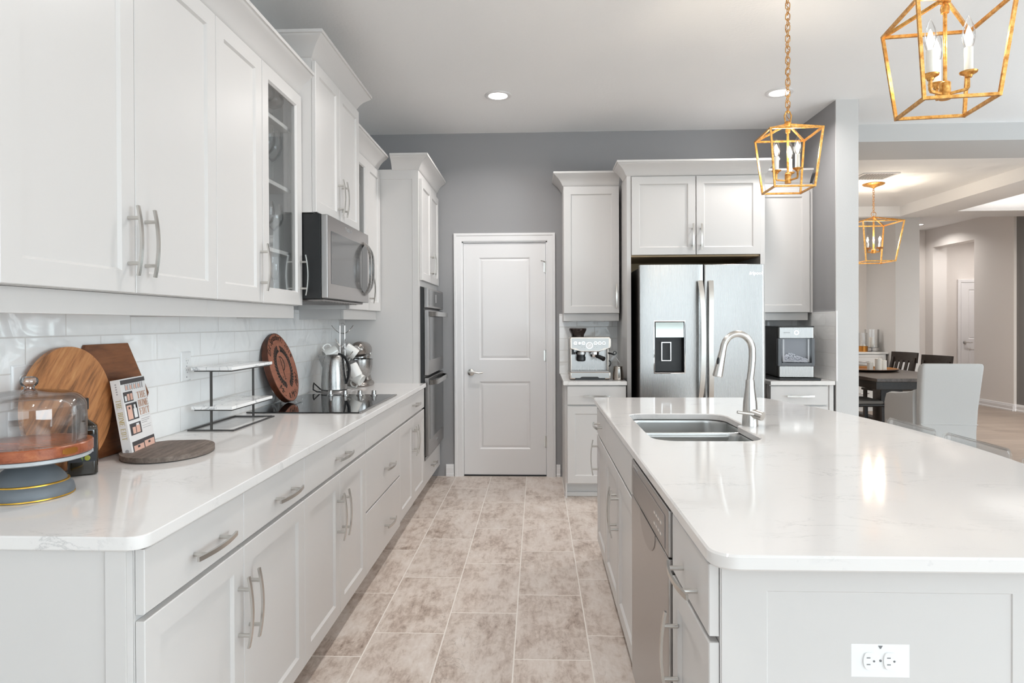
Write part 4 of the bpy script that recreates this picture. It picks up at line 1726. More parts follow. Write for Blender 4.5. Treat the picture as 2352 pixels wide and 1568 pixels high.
# mug tree
MTX, MTY = -1.318, 4.335
t = thing('mug_tree', 'thin chrome wire mug tree with curved hooks behind the kettle', 'mug tree', (MTX, MTY, ZC))
mb = MB()
mb.tube([(.085 * math.cos(a), .085 * math.sin(a), .004) for a in [i * PI / 16 for i in range(32)]], .0035, 8, closed=True)
mb.tube([(-.085, 0, .005), (.085, 0, .005)], .003, 8)
mb.tube([(-.0165, 0, .006), (-.0165, 0, .425)] + [(-.0165 * math.cos(a), 0, .425 + .0165 * math.sin(a)) for a in [i * PI / 10 for i in range(1, 10)]] + [(.0165, 0, .425), (.0165, 0, .006)], .0040, 10)
mb.build('stem', CHROME, t)
for z, dirs in ((.375, ((.075, .0), (-.075, 0))), (.285, ((.035, -.045), (-.035, -.045))), (.20, ((.075, -.01), (-.07, .02)))):
    mb = MB()
    (ax, ay), (bx, by) = dirs
    L = []
    for i in range(13):
        s = -1 + i / 6
        k = abs(s)
        x = (ax if s > 0 else bx) * k
        y = (ay if s > 0 else by) * k
        L.append((x, y, z + .055 * k * k))
    mb.tube(L, .0040, 8)
    mb.build('hook', CHROME, t)


def mug(label, loc, rx, rz, first=[]):
    if not first:
        t = thing('mug', label, 'mug', (0, 0, 0), 0, 'white mugs on the mug tree')
        mb = MB()
        mb.lathe([(0, 0), (.032, 0), (.037, .004), (.039, .020), (.0395, .088), (.038, .090), (.0365, .088), (.036, .02), (.03, .007), (0, .006)], n=36)
        mb.build('cup', CERAM, t)
        mb = MB()
        mb.tube([(.037, 0, .074), (.056, 0, .076), (.066, 0, .062), (.066, 0, .042), (.056, 0, .026), (.038, 0, .024)], None, sq=(.011, .007), up=(0, 1, 0))
        mb.build('handle', CERAM, t)
        first.append(t)
        o = t
    else:
        o = dup(first[0], (0, 0, 0), None, label)
    o.location = loc
    o.rotation_euler = (rx, 0, rz) if not isinstance(rx, tuple) else rx
    return o


mug('white mug with pale marbling hanging tilted at the upper left of the mug tree', (MTX - .030, MTY - .03, 1.160), (math.radians(10), math.radians(-118), math.radians(25)), 0)
mug('white mug hanging at the upper right of the mug tree behind the kettle handle', (MTX + .010, MTY + .03, 1.175), (0, math.radians(128), math.radians(15)), 0)
mug('white printed mug hanging from the middle right hook of the mug tree', (MTX + .062, MTY - .01, 1.062), (0, math.radians(155), math.radians(10)), 0)
mug('white mug hanging lowest on the mug tree, mostly hidden by the kettle', (MTX + .045, MTY + .05, .99), (0, math.radians(120), math.radians(-10)), 0)

# stand mixer
t = thing('stand_mixer', 'silver stand mixer with a steel bowl in the corner by the oven tower', 'stand mixer', (-1.262, 4.56, ZC))
SILV = mat('silver_enamel', rgb(150, 142, 136), .24, .85)
mb = MB()
mb.rings([[(x, y, z) for x, y in rrect(-.078 + k, .078 - k, -.095 + k, .160 - k, (.07 - k,) * 4)] for k, z in ((.004, 0), (0, .006), (0, .016), (.006, .026), (.022, .036))])
mb.build('foot', SILV, t)
mb = MB()
mb.rings([[(x, y + .115, z) for x, y in rrect(-w, w, -l, l, (.025,) * 4)] for w, l, z in ((.05, .045, .03), (.040, .036, .08), (.038, .034, .18), (.044, .04, .22))])
mb.build('column', SILV, t)
mb = MB()
mb.lathe([(0, .036), (.035, .036), (.036, .042), (.045, .052), (.070, .078), (.083, .115), (.088, .150), (.088, .184), (.0905, .186), (.0905, .190), (.0865, .190), (.085, .184), (.085, .150), (.080, .115), (.066, .08), (.04, .056), (0, .05)], n=56)
mb.build('bowl', STEEL, t, label='brushed steel bowl')
mb = MB()
rg = []
for y, r, zz in ((-.082, .004, .262), (-.080, .030, .262), (-.070, .046, .260), (-.045, .058, .256), (-.01, .063, .254), (.05, .063, .252), (.11, .058, .252), (.15, .044, .252), (.168, .02, .252), (.17, .002, .252)):
    rg.append([(r * math.cos(a), y, zz + r * .98 * math.sin(a)) for a in [i * PI / 20 for i in range(40)]])
mb.rings(rg)
mb.build('motor_head', SILV, t)
MB().lathe([(0, .196), (.045, .196), (.053, .200), (.054, .226), (.054, .232), (0, .232)], (0, -.005, 0), 36).build('beater_hub', STEEL, t)
mb = MB()
mb.lathe([(0, -.098), (.020, -.098), (.024, -.094), (.024, -.070), (0, -.07)], (.0, 0, .268), 28, 'y')
mb.cyl((.02, -.088, .274), (.048, -.088, .276), .004, .006, 12)
mb.build('attachment_cap', CHROME, t)
mb = MB()
for q in (-1, 1):
    mb.cyl((q * .05, -.03, .228), (q * .078, -.03, .230), .003, n=10)
    mb.sphere((q * .082, -.03, .2305), .008, n=14)
mb.build('control_levers', CHROME, t)
MB().cyl((0, -.005, .10), (0, -.005, .20), .010, n=14).build('beater_shaft', STEELD, t)

# glassware behind the glass doors
t0 = None
GW = mat('glass_rim', (1, 1, 1, 1), .05)


def stem_glass(label, loc, group, tall=1.0, wide=1.0, flute=False, cache={}):
    key = (tall, wide, flute)
    if key not in cache:
        mb = MB()
        if flute:
            pr = [(0, 0), (.030, 0), (.030, .002), (.006, .006), (.004, .05), (.004, .09), (.012, .10), (.022, .13), (.025, .17), (.023, .21), (.022, .21), (.024, .17), (.021, .132), (.010, .104), (0, .10)]
        else:
            pr = [(0, 0), (.034, 0), (.034, .002), (.008, .006), (.004, .02), (.004, .085), (.012, .093), (.034, .112), (.043, .14), (.042, .17), (.036, .20), (.035, .20), (.041, .17), (.042, .14), (.033, .114), (.01, .097), (0, .096)]
        mb.lathe([(r * wide, z * tall) for r, z in pr], n=32)
        cache[key] = mb.build('wine_glass', GLASS)
        o = cache[key]
        first = True
    else:
        o = cache[key].copy()
        COL.objects.link(o)
    o.location = loc
    return tag(o, label, 'glass', group)


sh_x = (-1.215, -1.30, -1.385)
for z, lab, grp, kw in ((2.2885, 'clear cut-glass bowl glass on the top shelf of the glass-door cabinet left of the microwave', 'glasses on the top shelf', dict(tall=.62, wide=1.08)),
                        (1.9905, 'clear long-stemmed wine glass on the second shelf of the glass-door cabinet left of the microwave', 'glasses on the second shelf', dict(tall=1.22, wide=1.0)),
                        (1.6825, 'clear stemmed cocktail glass on the third shelf of the glass-door cabinet left of the microwave', 'glasses on the third shelf', dict(tall=1.05, wide=1.0)),
                        (1.4405, 'clear champagne glass on the bottom of the glass-door cabinet left of the microwave', 'glasses on the cabinet bottom', dict(tall=1.0, wide=1.0, flute=True))):
    for yy in (2.80, 2.90, 3.00):
        for xx in (-1.235, -1.345):
            stem_glass(lab, (xx + random.uniform(-.004, .004), yy + random.uniform(-.003, .003), z), grp, **kw)
for z in (1.6825, 1.9905):
    for yy in (4.10, 4.22):
        stem_glass('clear drinking glass seen behind the narrow glass door right of the microwave', (-1.25, yy, z), 'glasses right of the microwave', tall=.8, wide=.95)


# ================================================================= THINGS ON THE BACK WORKTOPS
# espresso machine (front at y=5.02)
t = thing('espresso_machine', 'brushed steel espresso machine with a bean hopper on the short worktop', 'coffee machine', (.402, 5.04, ZC))
COPP = mat('warm_steel', (.50, .44, .39, 1), .25, 1)
PLATEM = m_steel('brushed_front', (.46, .455, .445, 1), .36, (4, 4, 300))
mb = MB()
mb.prism([(-.150, .03), (.150, .03), (.150, .085), (-.150, .085)], .06, .34, 'xz') if 0 else None
mb.box(-.152, .152, .10, .30, .035, .325, .012)
mb.build('housing', STEEL, t)
mb = MB()   # drip tray base
mb.box(-.154, .162, -.03, .30, .004, .062, .010)
bs = mb.build('drip_tray', COPP, t)
mb = MB()
mb.prism([(-.140, .016), (-.075, .016), (-.060, .026), (.060, .026), (.075, .016), (.150, .016), (.150, .056), (-.140, .056)], -.0325, -.029, 'xz')
mb.build('tray_front', PLATEM, bs)
MB().box(-.11, .12, -.031, -.02, .0, .024).build('tray_slot', BLACK, bs, label='black lower slot')
mb = MB()
mb.box(-.145, .150, -.02, .10, .062, .068)
for k in range(14):
    mb.box(-.13 + k * .02, -.122 + k * .02, -.015, .095, .068, .070)
mb.build('drip_grate', STEELD, bs)
mb = MB()
mb.box(-.146, -.138, -.005, .10, .068, .24, .002)
mb.box(.140, .152, .02, .10, .068, .24, .004)
mb.build('side_cheeks', COPP, t)
MB().box(-.138, .140, .092, .10, .068, .24).build('splash_back', STEEL, t)
# upper control head, lower edge dips in the middle
P = [(-.150, .238), (-.110, .238), (-.070, .216), (.075, .216), (.115, .238), (.158, .242), (.165, .262), (.165, .315), (.155, .332), (-.140, .332), (-.152, .320)]
hd = MB().prism(P, -.025, .12, 'xz', .006).build('control_head', COPP, t)
P = [(-.136, .246), (-.104, .246), (-.068, .226), (.074, .226), (.110, .246), (.146, .248), (.148, .320), (-.136, .320)]
pl = MB().prism(P, -.0275, -.024, 'xz').build('control_plate', PLATEM, hd)
mb = MB()
mr = MB()
for x in (-.108, -.047, .046, .078, .110):
    mr.lathe([(.0135, -.0275), (.0135, -.031), (.0115, -.031), (.0115, -.0275)], (x, 0, .284), 24, 'y', close=True)
    mb.cyl((x, -.0275, .284), (x, -.0305, .284), .0112, n=24)
mr.lathe([(.026, -.0275), (.026, -.033), (.022, -.033), (.022, -.0275)], (-.001, 0, .266), 32, 'y', close=True)
mb.cyl((-.001, -.0275, .266), (-.001, -.0295, .266), .022, n=32)
mb.build('buttons', WHITEP, pl)
mr.cyl((-.078, -.0275, .284), (-.078, -.040, .284), .0125, .010, 20)
mr.tube([(-.006, -.0305, .262), (.008, -.0305, .274)], .0012, 6)
mr.build('button_rings', CHROME, pl)
mb = MB()
for x in (-.058, -.038, .036, .056):
    mb.cyl((x, -.0275, .252), (x, -.0285, .252), .0022, n=10)
for x in (-.108, -.078, -.047, .046, .078, .110):
    mb.box(x - .007, x + .007, -.0281, -.0275, .2655, .2675)
mb.build('button_marks', SLOT, pl)
mb = MB()
mb.lathe([(0, .332), (.048, .332), (.050, .345), (.052, .352), (.066, .378), (.069, .386), (.070, .396), (.058, .401), (0, .402)], (-.085, .07, 0), 40)
mb.build('bean_hopper', mat('smoked_hopper', rgb(40, 30, 28), .12, spec=.6), t, label='dark smoked bean hopper')
mb = MB()
mb.lathe([(0, .22), (.030, .22), (.032, .205), (.032, .178), (.036, .176), (.036, .150), (.028, .142), (0, .142)], (-.062, .03, 0), 32)
mb.build('grinder_outlet', BLACK, t)
MB().lathe([(.0375, .195), (.0385, .195), (.0385, .215), (.0375, .215)], (-.062, .03, 0), 32, close=True).build('grinder_collar', STEEL, t)
mb = MB()
mb.lathe([(0, .222), (.034, .222), (.036, .215), (.036, .196), (.030, .190), (.028, .175), (0, .170)], (.042, .03, 0), 32)
mb.tube([(.034, .03, .176), (.030, .028, .160), (.026, .026, .150)], .004, 8)
mb.tube([(.050, .03, .176), (.054, .028, .160), (.058, .026, .150)], .004, 8)
gr = mb.build('group_head', CHROME, t)
mb = MB()
mb.tube([(.050, .015, .186), (.075, -.02, .178), (.105, -.06, .164)], None, 14, radii=[.012, .015, .018])
pf_ = mb.build('portafilter_handle', BLACK, t, label='black portafilter handle')
MB().cyl((.105, -.060, .164), (.107, -.063, .163), .0135, n=20).build('handle_cap', CHROME, pf_)
mb = MB()
mb.cyl((-.13, .02, .205), (-.13, .02, .232), .012, n=16)
mb.box(-.146, -.105, .0, .05, .196, .212, .004)
mb.build('hot_water_outlet', BLACK, t)
mb = MB()
mb.tube([(.150, .02, .205), (.175, .0, .200), (.196, -.01, .192)], .0065, 10)
mb.lathe([(.0085, -.006), (.0145, -.006), (.0145, .006), (.0085, .006)], (.196, -.01, .208), 20, 'y', close=True)
sw = mb.build('steam_arm', BLACK, t)
MB().tube([(.192, -.01, .190), (.214, -.012, .160), (.232, -.014, .132)], .0038, 10).build('steam_wand', STEEL, t)
mb = MB()
mb.tube([(.152, .05, .145), (.166, .045, .14), (.170, .04, .122), (.163, .045, .105), (.152, .05, .10)], .004, 8)
mb.build('side_loop', BLACK, t)
# milk pitcher
t = thing('milk_pitcher', 'small steel milk pitcher under the steam wand of the espresso machine', 'pitcher', (.622, 5.02, ZC))
mb = MB()
mb.lathe([(0, 0), (.038, 0), (.041, .003), (.0415, .02), (.040, .06), (.035, .096), (.036, .105), (.0345, .105), (.034, .096), (.038, .06), (.039, .02), (0, .006)], n=40)
mb.build('body', COPP, t)
mb = MB()
mb.tube([(0, -.036, .092), (0, -.055, .092), (0, -.058, .08), (0, -.058, .032), (0, -.054, .022), (0, -.040, .022)], None, sq=(.013, .004), up=(1, 0, 0))
mb.build('handle', STEEL, t)

# ice maker
t = thing('ice_maker', 'black and stainless countertop ice maker with a clear ice bin', 'ice maker', (1.965, 5.00, ZC), math.radians(-4))
MB().box(-.130, .128, .03, .43, .018, .405, .010).build('housing', mat('bronze_black', rgb(44, 40, 37), .35), t)
mb = MB()
mb.prism([(-.126, .0), (-.118, -.006), (.118, -.006), (.126, .0), (.126, .034), (-.126, .034)], .318, .400, 'xy', .002)
tp = mb.build('top_front', STEEL, t, label='brushed steel upper front')
mb = MB()
mb.prism([(-.126, .0), (-.118, -.006), (.118, -.006), (.126, .0), (.126, .034), (-.126, .034)], .022, .105, 'xy', .002)
mb.build('bottom_front', STEEL, t, label='brushed steel lower front')
MB().box(-.132, .130, -.004, .43, .400, .410, .003).build('lid', BLACK, t)
mb = MB()
mb.lathe([(.0125, -.0065), (.0165, -.0065), (.0165, -.0085), (.0125, -.0085)], (.0, 0, .360), 36, 'y', close=True)
mb.build('power_ring', RINGLED, tp, label='lit white ring button')
mb = MB()
for i in range(8):
    mb.box(-.095 + i * .006, -.0915 + i * .006, -.0068, -.006, .3575, .3625)
mb.build('lettering', SLOT, tp, smooth=0)
mb = MB()
mb.box(-.136, -.112, -.014, .03, .106, .316, .002)
mb.box(.108, .130, -.014, .03, .106, .316, .002)
mb.box(-.112, .108, -.014, .03, .106, .130, .002)
mb.build('bin_frame', mat('smoke_grey_frame', rgb(86, 88, 92), .2, spec=.6), t)
b_ = MB().box(-.112, .108, -.012, -.009, .130, .316).build('bin_window', clear('bin_glass', (.88, .88, .89, 1), .04, .02, .35), t, label='clear ice bin window')
MB().box(-.112, .108, .026, .0295, .131, .317).build('bin_back', mat('bin_liner', rgb(150, 150, 154), .3), t)
mb = MB()
for a, b in ((-.098, -.086), (.086, .096)):
    mb.box(a, b, .004, .008, .14, .31)
mb.box(-.098, .096, .004, .008, .138, .146)
mb.build('bin_ribs', WHITEP, t)
mb = MB()
for i in range(260):
    x = random.uniform(-.092, .084)
    top = .150 + .052 * math.exp(-((x + .045) / .05) ** 2) + .022 * math.exp(-((x - .03) / .05) ** 2)
    z = random.uniform(.136, max(.14, top))
    y = random.uniform(.008, .020)
    mb.sphere((x, y, z), random.uniform(.005, .0085), (1, .8, random.uniform(.7, 1)), 8)
o = mb.build('ice', mat('nugget_ice', rgb(226, 228, 234), .25), t)
o['kind'] = 'stuff'
mb = MB()
mb.prism([(-.135, -.045), (.16, -.045), (.168, -.038), (.168, -.02), (.135, .44), (-.20, .44), (-.20, .08)], 0, .016, 'xy', .005)
mb.build('drip_base', BLACK, t, label='black drip tray base')

# ================================================================= PENDANT LANTERNS
WARM = (1, .87, .70)


def lantern(label, name, loc, rot, wt, wb, zt, zb, apex, ceil, nb, arm, hub, bar=.0085, sc=1.0, rod_top=None, power=22, canopy=True, a0=.35, group=None):
    """open gold cage lantern; loc is the point on the ceiling"""
    t = thing(name, label, 'pendant lamp', loc, rot, group)
    d = -loc[2]
    a, b = wt / 2, wb / 2
    T = [Vector((x * a, y * a, zt + d)) for x, y in ((-1, -1), (1, -1), (1, 1), (-1, 1))]
    B = [Vector((x * b, y * b, zb + d)) for x, y in ((-1, -1), (1, -1), (1, 1), (-1, 1))]
    A = Vector((0, 0, apex + d))
    mb = MB()

    def rod(p, q, up):
        mb.tube([p, q], None, sq=(bar, bar), up=up)
    for i in range(4):
        j = (i + 1) % 4
        rod(T[i], T[j], (0, 0, 1))
        rod(B[i], B[j], (0, 0, 1))
        e = (T[j] - T[i]).normalized()
        rod(T[i] + Vector((0, 0, bar / 2)), B[i] - Vector((0, 0, bar / 2)), e)
        rod(T[i], A + (T[i] - A).normalized() * .012, (0, 0, 1))
    mb.lathe([(0, -.012), (.014, -.012), (.017, -.004), (.017, .006), (.010, .014), (0, .016)], A, 20)
    mb.build('cage', GOLD, t)
    # hanger loop and chain
    mb = MB()
    z = A.z + .012
    mb.tube([(-.012 * sc, 0, z), (-.016 * sc, 0, z + .03), (-.008 * sc, 0, z + .05), (.008 * sc, 0, z + .05), (.016 * sc, 0, z + .03), (.012 * sc, 0, z)], .0035, 8)
    mb.build('hanger_loop', GOLD, t)
    mb = MB()
    z += .04
    k = 0
    while z < -.045:
        L, w = .036, .0105
        pts = [(w * math.cos(q), (L / 2 - w) * (1 if math.sin(q) >= 0 else -1) + w * math.sin(q)) for q in [i * PI / 8 + .01 for i in range(16)]]
        mb.tube([(x if k % 2 else 0, 0 if k % 2 else x, z + L / 2 + y) for x, y in pts], .0021, 6, closed=True)
        z += .0265
        k += 1
    mb.build('chain', GOLD, t)
    mb = MB()
    L = []
    n = 40
    for i in range(n + 1):
        q = i / n
        L.append((.010 * math.cos(q * 60), .010 * math.sin(q * 60), A.z + .02 + q * (-.03 - A.z - .02)))
    mb.tube(L, .0016, 6)
    mb.build('cord', GOLD, t)
    mb = MB()
    mb.lathe([(0, 0), (.063 * sc, 0), (.064 * sc, -.006), (.060 * sc, -.014), (.036 * sc, -.028), (.018 * sc, -.040), (.012, -.052), (.0, -.054)], n=36)
    mb.build('canopy', GOLD, t)
    # centre rod, hub, arms, candles
    hz = hub + d
    mb = MB()
    mb.cyl((0, 0, hz), (0, 0, A.z - .005), .0052 * sc, n=12)
    mb.lathe([(0, -.018), (.0145 * sc, -.018), (.0145 * sc, .028), (.010, .032), (0, .032)], (0, 0, hz), 20)
    mb.lathe([(0, -.012), (.010, -.012), (.012, 0), (.010, .010), (0, .010)], (0, 0, A.z - .03), 16)
    mb.build('centre_rod', GOLD, t)
    for i in range(nb):
        q = 2 * PI * i / nb + a0
        c, s = math.cos(q), math.sin(q)
        p = Vector((arm * c, arm * s, hz))
        mb = MB()
        mb.tube([(.012 * c, .012 * s, hz - .004), (p.x - .003 * c, p.y - .003 * s, hz - .001), (p.x, p.y, hz + .004), (p.x, p.y, hz + .034)], None, sq=(.007, .007), up=(-s, c, 0))
        mb.lathe([(0, .030), (.008, .030), (.010, .036), (.021 * sc, .042), (.0225 * sc, .046), (.008, .046), (0, .046)], p, 24)
        ar = mb.build('arm', GOLD, t)
        MB().cyl(p + Vector((0, 0, .046)), p + Vector((0, 0, .112)), .0108, n=18).build('candle_sleeve', SLEEVE, ar, label='white candle sleeve')
        mb = MB()
        mb.lathe([(.009, .112), (.013, .122), (.0165, .138), (.0165, .150), (.0125, .172), (.006, .190), (.0015, .200), (0, .201)], p, 20)
        mb.build('bulb', GLASS, ar, label='clear candle bulb')
        mb = MB()
        mb.lathe([(0, .116), (.005, .120), (.0085, .134), (.0085, .146), (.005, .162), (.001, .172), (0, .173)], p, 12)
        mb.build('filament', BULB, ar)
        l = bpy.data.lights.new('candle_light', 'POINT')
        l.energy = power / nb
        l.color = WARM
        l.shadow_soft_size = .012
        lo = bpy.data.objects.new('candle_light', l)
        COL.objects.link(lo)
        lo.parent = t
        lo.location = p + Vector((0, 0, .150))
    return t


lantern('gold cage lantern with lit candle bulbs above the far part of the island', 'pendant_lantern', (1.219, 3.20, CZ), -.033, .240, .184, 2.243, 1.976, 2.293, CZ, 3, .055, 2.024, a0=1.08)
lantern('large near gold cage lantern cut off by the top right of the view', 'pendant_lantern', (1.155, 1.883, CZ), -.134, .240, .184, 2.197, 1.940, 2.247, CZ, 3, .055, 1.980, power=4, a0=1.53)
lantern('gold cage lantern hanging above the dark dining table', 'pendant_lantern', (4.035, 7.94, CZ - .001), -.018, .47, .335, 2.511, 2.047, 2.585, CZ, 4, .09, 2.17, bar=.014, sc=1.9, power=85)


def downlight(label, x, y, z, power=9, group=None, col=(1, .97, .94)):
    t = thing('downlight', label, 'ceiling light', (x, y, z), 0, group)
    mb = MB()
    mb.lathe([(.096, 0), (.097, -.004), (.092, -.008), (.078, -.0095), (.070, -.006), (.066, -.003), (.066, .0)], n=56, close=True)
    mb.build('trim_ring', TRIM, t)
    MB().lathe([(0, -.006), (.0665, -.006), (.0665, -.001), (0, -.001)], n=48).build('lens', LED, t, label='glowing round lens')
    l = bpy.data.lights.new('downlight_lamp', 'AREA')
    l.shape = 'DISK'
    l.size = .13
    l.energy = power
    l.color = col
    l.spread = math.radians(150)
    lo = bpy.data.objects.new('downlight_lamp', l)
    COL.objects.link(lo)
    lo.parent = t
    lo.location = (0, 0, -.014)
    return t


downlight('round recessed ceiling light over the aisle in front of the pantry door', -.278, 4.70, CZ, 12)
downlight('round recessed ceiling light behind the far island lantern chain', 1.745, 4.74, CZ, 12)
for x, y, w in ((-.278, 2.75, 'over the middle of the left aisle'), (-.278, .75, 'above and just behind the camera'), (1.9, .6, 'over the near end of the island'), (3.4, 3.0, 'over the seating side of the island'), (3.4, .0, 'in the open room to the right'), (5.6, 1.5, 'near the charcoal wall')):
    downlight('added unseen ceiling light ' + w, x, y, CZ, (11 if y > 2 else 6) if x < 0 else (2 if x < 2 else 5))
downlight('tiny recessed ceiling light in the passage beyond the dining room', 6.49, 11.3, CZ, 12)
downlight('recessed ceiling light at the charcoal side of the dining room', 6.4, 4.6, CZ, 26)
for x, y, w in ((2.95, 10.05, 'over the sideboard niche'), (6.2, 6.35, 'in the flat soffit at the near end of the dining room')):  # unseen lamps added to brighten the dining room
    downlight('added unseen ceiling light ' + w, x, y, CZ if y > 10 else SZ, 34)
downlight('added unseen ceiling light inside the lit ceiling recess', 6.6, 7.9, 3.1, 34)  # added out of view to lighten the far wall
downlight('added unseen ceiling light in the hall behind the far doorway', 7.75, 11.1, CZ, 14)  # extra lamp hidden behind the wall, added to brighten the hall door
# cove light of the lit ceiling recess
area('recess_cove', (6.4, 7.9, 2.87), (PI, 0, 0), 1.0, 2.2, 10, (1, .95, .9))
# ceiling air vent
t = thing('air_vent', 'white slotted air vent in the dining room ceiling', 'vent', (3.83, 7.52, CZ))
mb = MB()
mb.loft(0, 1, 0, 1, [(0, 0)], False, False) if 0 else None
ringbar(mb, -.20, .20, -.17, .17, -.009, .028, .009)
mb.build('frame', TRIM, t)
MB().box(-.172, .172, -.142, .142, -.003, -.0005).build('backing', mat('vent_dark', rgb(96, 98, 100), .7), t, label='grey backing of the vent')
mb = MB()
for i in range(11):
    x = -.160 + i * .031
    mb.prism([(x, -.008), (x + .018, -.004), (x + .018, -.0028), (x, -.0066)], -.142, .142, 'xz')
mb.build('slats', TRIM, t)

# ================================================================= DINING ROOM
TXC, TYC = 3.875, 7.95
t = thing('dining_table', 'long dark brown wooden dining table beyond the island', 'table', (TXC, TYC, 0))
MB().box(-.465, .465, -1.3, 1.3, .725, .760, .005).build('tabletop', ESPTOP, t)
MB().box(-.43, .43, -1.22, 1.22, .640, .725, .004).build('apron', ESPRESSO, t)
for y in (-.62, .62):
    mb = MB()
    mb.box(-.12, .12, y - .09, y + .09, .08, .640, .01)
    mb.box(-.30, .30, y - .07, y + .07, 0, .08, .01)
    mb.build('pedestal', ESPRESSO, t)
MB().box(-.05, .05, -.53, .53, .16, .24, .006).build('stretcher', ESPRESSO, t)


def slat_chair(label, loc, rot):
    """dark chair, front towards local -y"""
    t = thing('dining_chair', label, 'chair', loc, rot, 'dark slat-back dining chairs')
    MB().box(-.22, .22, -.22, .20, .425, .455, .01).build('seat', ESPRESSO, t)
    mb = MB()
    mb.rings([[(x, y, z) for x, y in rrect(-.205 + k, .205 - k, -.205 + k, .185 - k, (.05,) * 4)] for k, z in ((.004, .455), (0, .465), (.006, .485), (.05, .497))])
    mb.build('seat_cushion', LINEN2, t, label='taupe seat pad')
    for x in (-.18, .18):
        mb = MB()
        mb.tube([(x, -.19, 0), (x, -.185, .425)], None, sq=(.036, .036), up=(1, 0, 0))
        mb.build('leg', ESPRESSO, t)
        mb = MB()
        mb.tube([(x, .23, 0), (x, .19, .44), (x, .215, .70), (x, .252, .86)], None, sq=(.036, .034), up=(1, 0, 0))
        mb.build('leg', ESPRESSO, t)
    mb = MB()
    pts = [(-.215 + .43 * i / 12, .255 + .028 * math.sin(PI * i / 12), .862) for i in range(13)]
    mb.tube(pts, None, sq=(.135, .024), up=(0, .12, 1))
    mb.build('top_rail', ESPRESSO, t)
    for x in (-.12, -.045, .045, .12):
        mb = MB()
        mb.tube([(x, .195, .50), (x, .226, .70), (x, .260, .82)], None, sq=(.044, .012), up=(1, 0, 0))
        mb.build('slat', ESPRESSO, t)
    MB().box(-.18, .18, .186, .206, .48, .53).build('lower_rail', ESPRESSO, t)
    return t


c1 = slat_chair('dark slat-back dining chair farther along the right side of the table', (4.60, 8.70, 0), -PI / 2 + .24)
dup(c1, (4.50, 7.84, 0), -PI / 2 + .24, 'dark slat-back dining chair right behind the grey armchair')
dup(c1, (3.50, 7.25, 0), PI / 2, 'dark dining chair with taupe pad tucked under the left side of the table')

# slip-covered armchair (front towards +y)
t = thing('armchair', 'light grey linen slip-covered dining armchair with its back to the kitchen', 'armchair', (3.465, 5.86, 0), math.radians(-4))
mb = MB()
rg = []
for i, (z, y, w) in enumerate(((.02, -.30, .225), (.40, -.30, .225), (.60, -.315, .230), (.80, -.345, .238), (.93, -.368, .242), (.965, -.374, .239), (.98, -.372, .225))):
    th = .10 if z < .96 else (.085 if z < .97 else .05)
    rg.append([(x, y + th / 2 + q + (.012 * (1 - (x / w) ** 2) if z > .9 else 0), z + (.012 * (1 - (x / w) ** 2) if z > .9 else 0)) for x, q in rrect(-w, w, -th / 2, th / 2, (th * .28,) * 4, 4)])
mb.rings(rg)
mb.build('backrest', LINEN, t)
for q in (-1, 1):
    mb = MB()
    rg = []
    for y, z in ((-.22, .76), (-.1, .725), (.1, .70), (.24, .69), (.285, .68), (.30, .64)):
        rg.append([(q * (.203 + x), y, zz) for x, zz in ((-.042, .02), (.042, .02), (.046, z - .05), (.036, z - .012), (.01, z), (-.01, z), (-.036, z - .012), (-.044, z - .05))])
    rg.append([(q * (.203 + x), .302, zz) for x, zz in ((-.040, .02), (.040, .02), (.042, .60), (.030, .62), (.01, .625), (-.01, .625), (-.030, .62), (-.042, .60))])
    mb.rings(rg)
    mb.build('arm', LINEN, t)
mb = MB()
mb.box(-.175, .175, -.22, .335, .02, .40, .02)
mb.build('skirted_base', LINEN, t)
mb = MB()
mb.rings([[(x, y + .06, z) for x, y in rrect(-.16 + k, .16 - k, -.27 + k, .34 - k, (.06,) * 4)] for k, z in ((.025, .402), (.004, .415), (0, .455), (.004, .492), (.03, .508), (.12, .514))])
mb.build('seat_cushion', LINEN, t)
mb = MB()
mb.tube([(-.225, -.303, .47), (0, -.305, .472), (.225, -.303, .47)], .0035, 6)
mb.build('seam_piping', LINEN, t)

# tray with candles
t = thing('tray', 'round gold-lined dark tray holding candles on the dining table', 'tray', (3.86, 7.78, .7605))
mb = MB()
mb.lathe([(0, 0), (.30, 0), (.335, .012), (.345, .026), (.338, .027), (.325, .014), (.29, .006), (0, .006)], n=64)
mb.build('dish', ESPRESSO, t)
MB().lathe([(0, .0065), (.29, .0065), (.322, .0145), (.336, .0265), (.330, .0275), (.318, .017), (.285, .009), (0, .009)], n=64).build('gilded_lining', BRASS, t, label='gold lining')
for lab, x, y, hh, r in (('tall white pillar candle standing in the middle of the tray', 3.945, 7.66, .135, .036), ('medium white pillar candle at the right on the tray', 4.03, 7.72, .112, .038), ('short white pillar candle at the left on the tray', 3.872, 7.70, .092, .032)):
    t = thing('pillar_candle', lab, 'candle', (x, y, .7700), 0)
    MB().lathe([(0, 0), (r, 0), (r, hh - .003), (r - .003, hh), (r - .008, hh - .004), (0, hh - .007)], n=32).build('wax', CANDLE, t)
    MB().cyl((0, 0, hh - .008), (.001, 0, hh + .006), .0012, n=6).build('wick', INK, t)

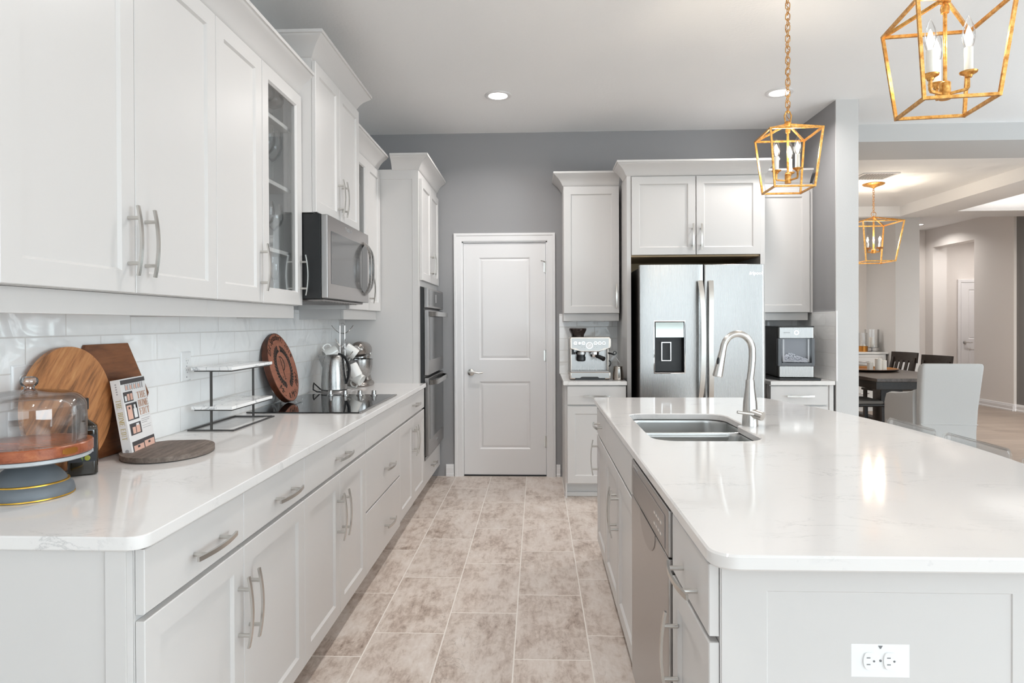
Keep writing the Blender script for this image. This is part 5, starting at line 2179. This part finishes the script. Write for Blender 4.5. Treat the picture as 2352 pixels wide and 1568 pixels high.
# sideboard in the niche
t = thing('sideboard', 'low white sideboard with drawers in the niche behind the dining table', 'sideboard', (4.15, 9.80, 0))
MB().box(-.95, 1.02, .02, .46, .10, .852, .004).build('carcass', CABIN, t)
MB().box(-.97, 1.045, -.01, .47, .853, .880, .004).build('top', CABIN, t)
MB().box(-.9, .97, .06, .44, 0, .10).build('plinth', CABIN, t)
for x0 in (-.94, -.29, .36):
    for z0, z1 in ((.64, .84), (.42, .62), (.14, .40)):
        mb = MB()
        mb.loft(x0, x0 + .62, z0, z1, [(0, .02), (0, 0), (.03, 0), (.034, .004), (.035, .004)])
        dr = mb.build('drawer_front', CABIN, t)
        mb = MB()
        zc = (z0 + z1) / 2
        mb.tube([(x0 + .22 + .18 * i / 6, -.008 - .014 * math.sin(PI * i / 6), zc) for i in range(7)], .007, 8)
        mb.build('handle', STEELD, dr)


def hurricane(label, x, y, z, r, hh, foot, cr, ch, cm):
    t = thing('hurricane_lamp', label, 'candle holder', (x, y, z))
    mb = MB()
    if foot == 'gold':
        mb.lathe([(0, 0), (r * 1.1, 0), (r * 1.1, .085), (0, .085)], n=36)
        mb.build('base', BRASS, t, label='brass drum base')
        b0 = .086
    else:
        mb.lathe([(0, 0), (r * .8, 0), (r * .8, .006), (.012, .012), (.010, .050), (r * .9, .060), (r * .9, .064), (0, .064)], n=36)
        mb.build('base', STEELD, t)
        b0 = .065
    MB().lathe([(r, b0), (r, b0 + hh), (r - .003, b0 + hh), (r - .003, b0)], n=36, close=True).build('glass_cylinder', GLASS, t, label='clear glass cylinder')
    MB().cyl((0, 0, b0), (0, 0, b0 + ch), cr, n=24).build('candle', CANDLE, t)
    return t


hurricane('glass hurricane candle holder with a brass drum base on the sideboard', 4.915, 9.98, .8805, .058, .20, 'gold', .038, .02, None)
hurricane('taller glass hurricane candle holder on a grey stem on the sideboard', 5.08, 10.05, .8805, .10, .27, 'stem', .035, .15, None)

# clear acrylic bar stools at the bowed side of the island


def stool(label, x, y):
    t = thing('bar_stool', label, 'bar stool', (x, y, 0), 0, 'clear acrylic bar stools')
    mb = MB()
    mb.box(-.135, .165, -.175, .175, .60, .615, .006)
    mb.build('seat', ACRYL, t)
    mb = MB()
    pr = [(.150, .60), (.166, .60), (.166, .78), (.174, .905), (.158, .905), (.151, .78)]
    mb.prism(pr, -.17, .17, 'xz', .004)
    mb.build('backrest', ACRYL, t)
    mb = MB()
    e = [(-.17, .60), (-.17, .894), (-.158, .907), (.158, .907), (.17, .894), (.17, .60)]
    mb.tube([(.163 + (.010 * (z - .6) / .33), yy, z) for yy, z in e], .0045, 8)
    mb.build('back_edge', ACRYL, t)
    for sx, sy in ((-1, -1), (-1, 1), (1, -1), (1, 1)):
        mb = MB()
        mb.tube([(sx * .15 + .015, sy * .175, 0), (sx * .125 + .015, sy * .155, .60)], None, sq=(.026, .026), up=(1, 0, 0))
        mb.build('leg', ACRYL, t)
    mb = MB()
    for a, b in (((-.125, -.165), (-.125, .165)), ((.155, -.165), (.155, .165))):
        mb.tube([(a[0], a[1], .22), (b[0], b[1], .22)], None, sq=(.02, .02), up=(0, 0, 1))
    mb.build('footrest', ACRYL, t)
    return t


s1 = stool('clear acrylic bar stool farthest along the island, before the grey armchair', 1.385, 2.765)
dup(s1, (1.392, 2.375, 0), 0, 'clear acrylic bar stool second from the far end of the island')
dup(s1, (1.362, 1.925, 0), 0, 'clear acrylic bar stool nearest the camera at the right picture edge')
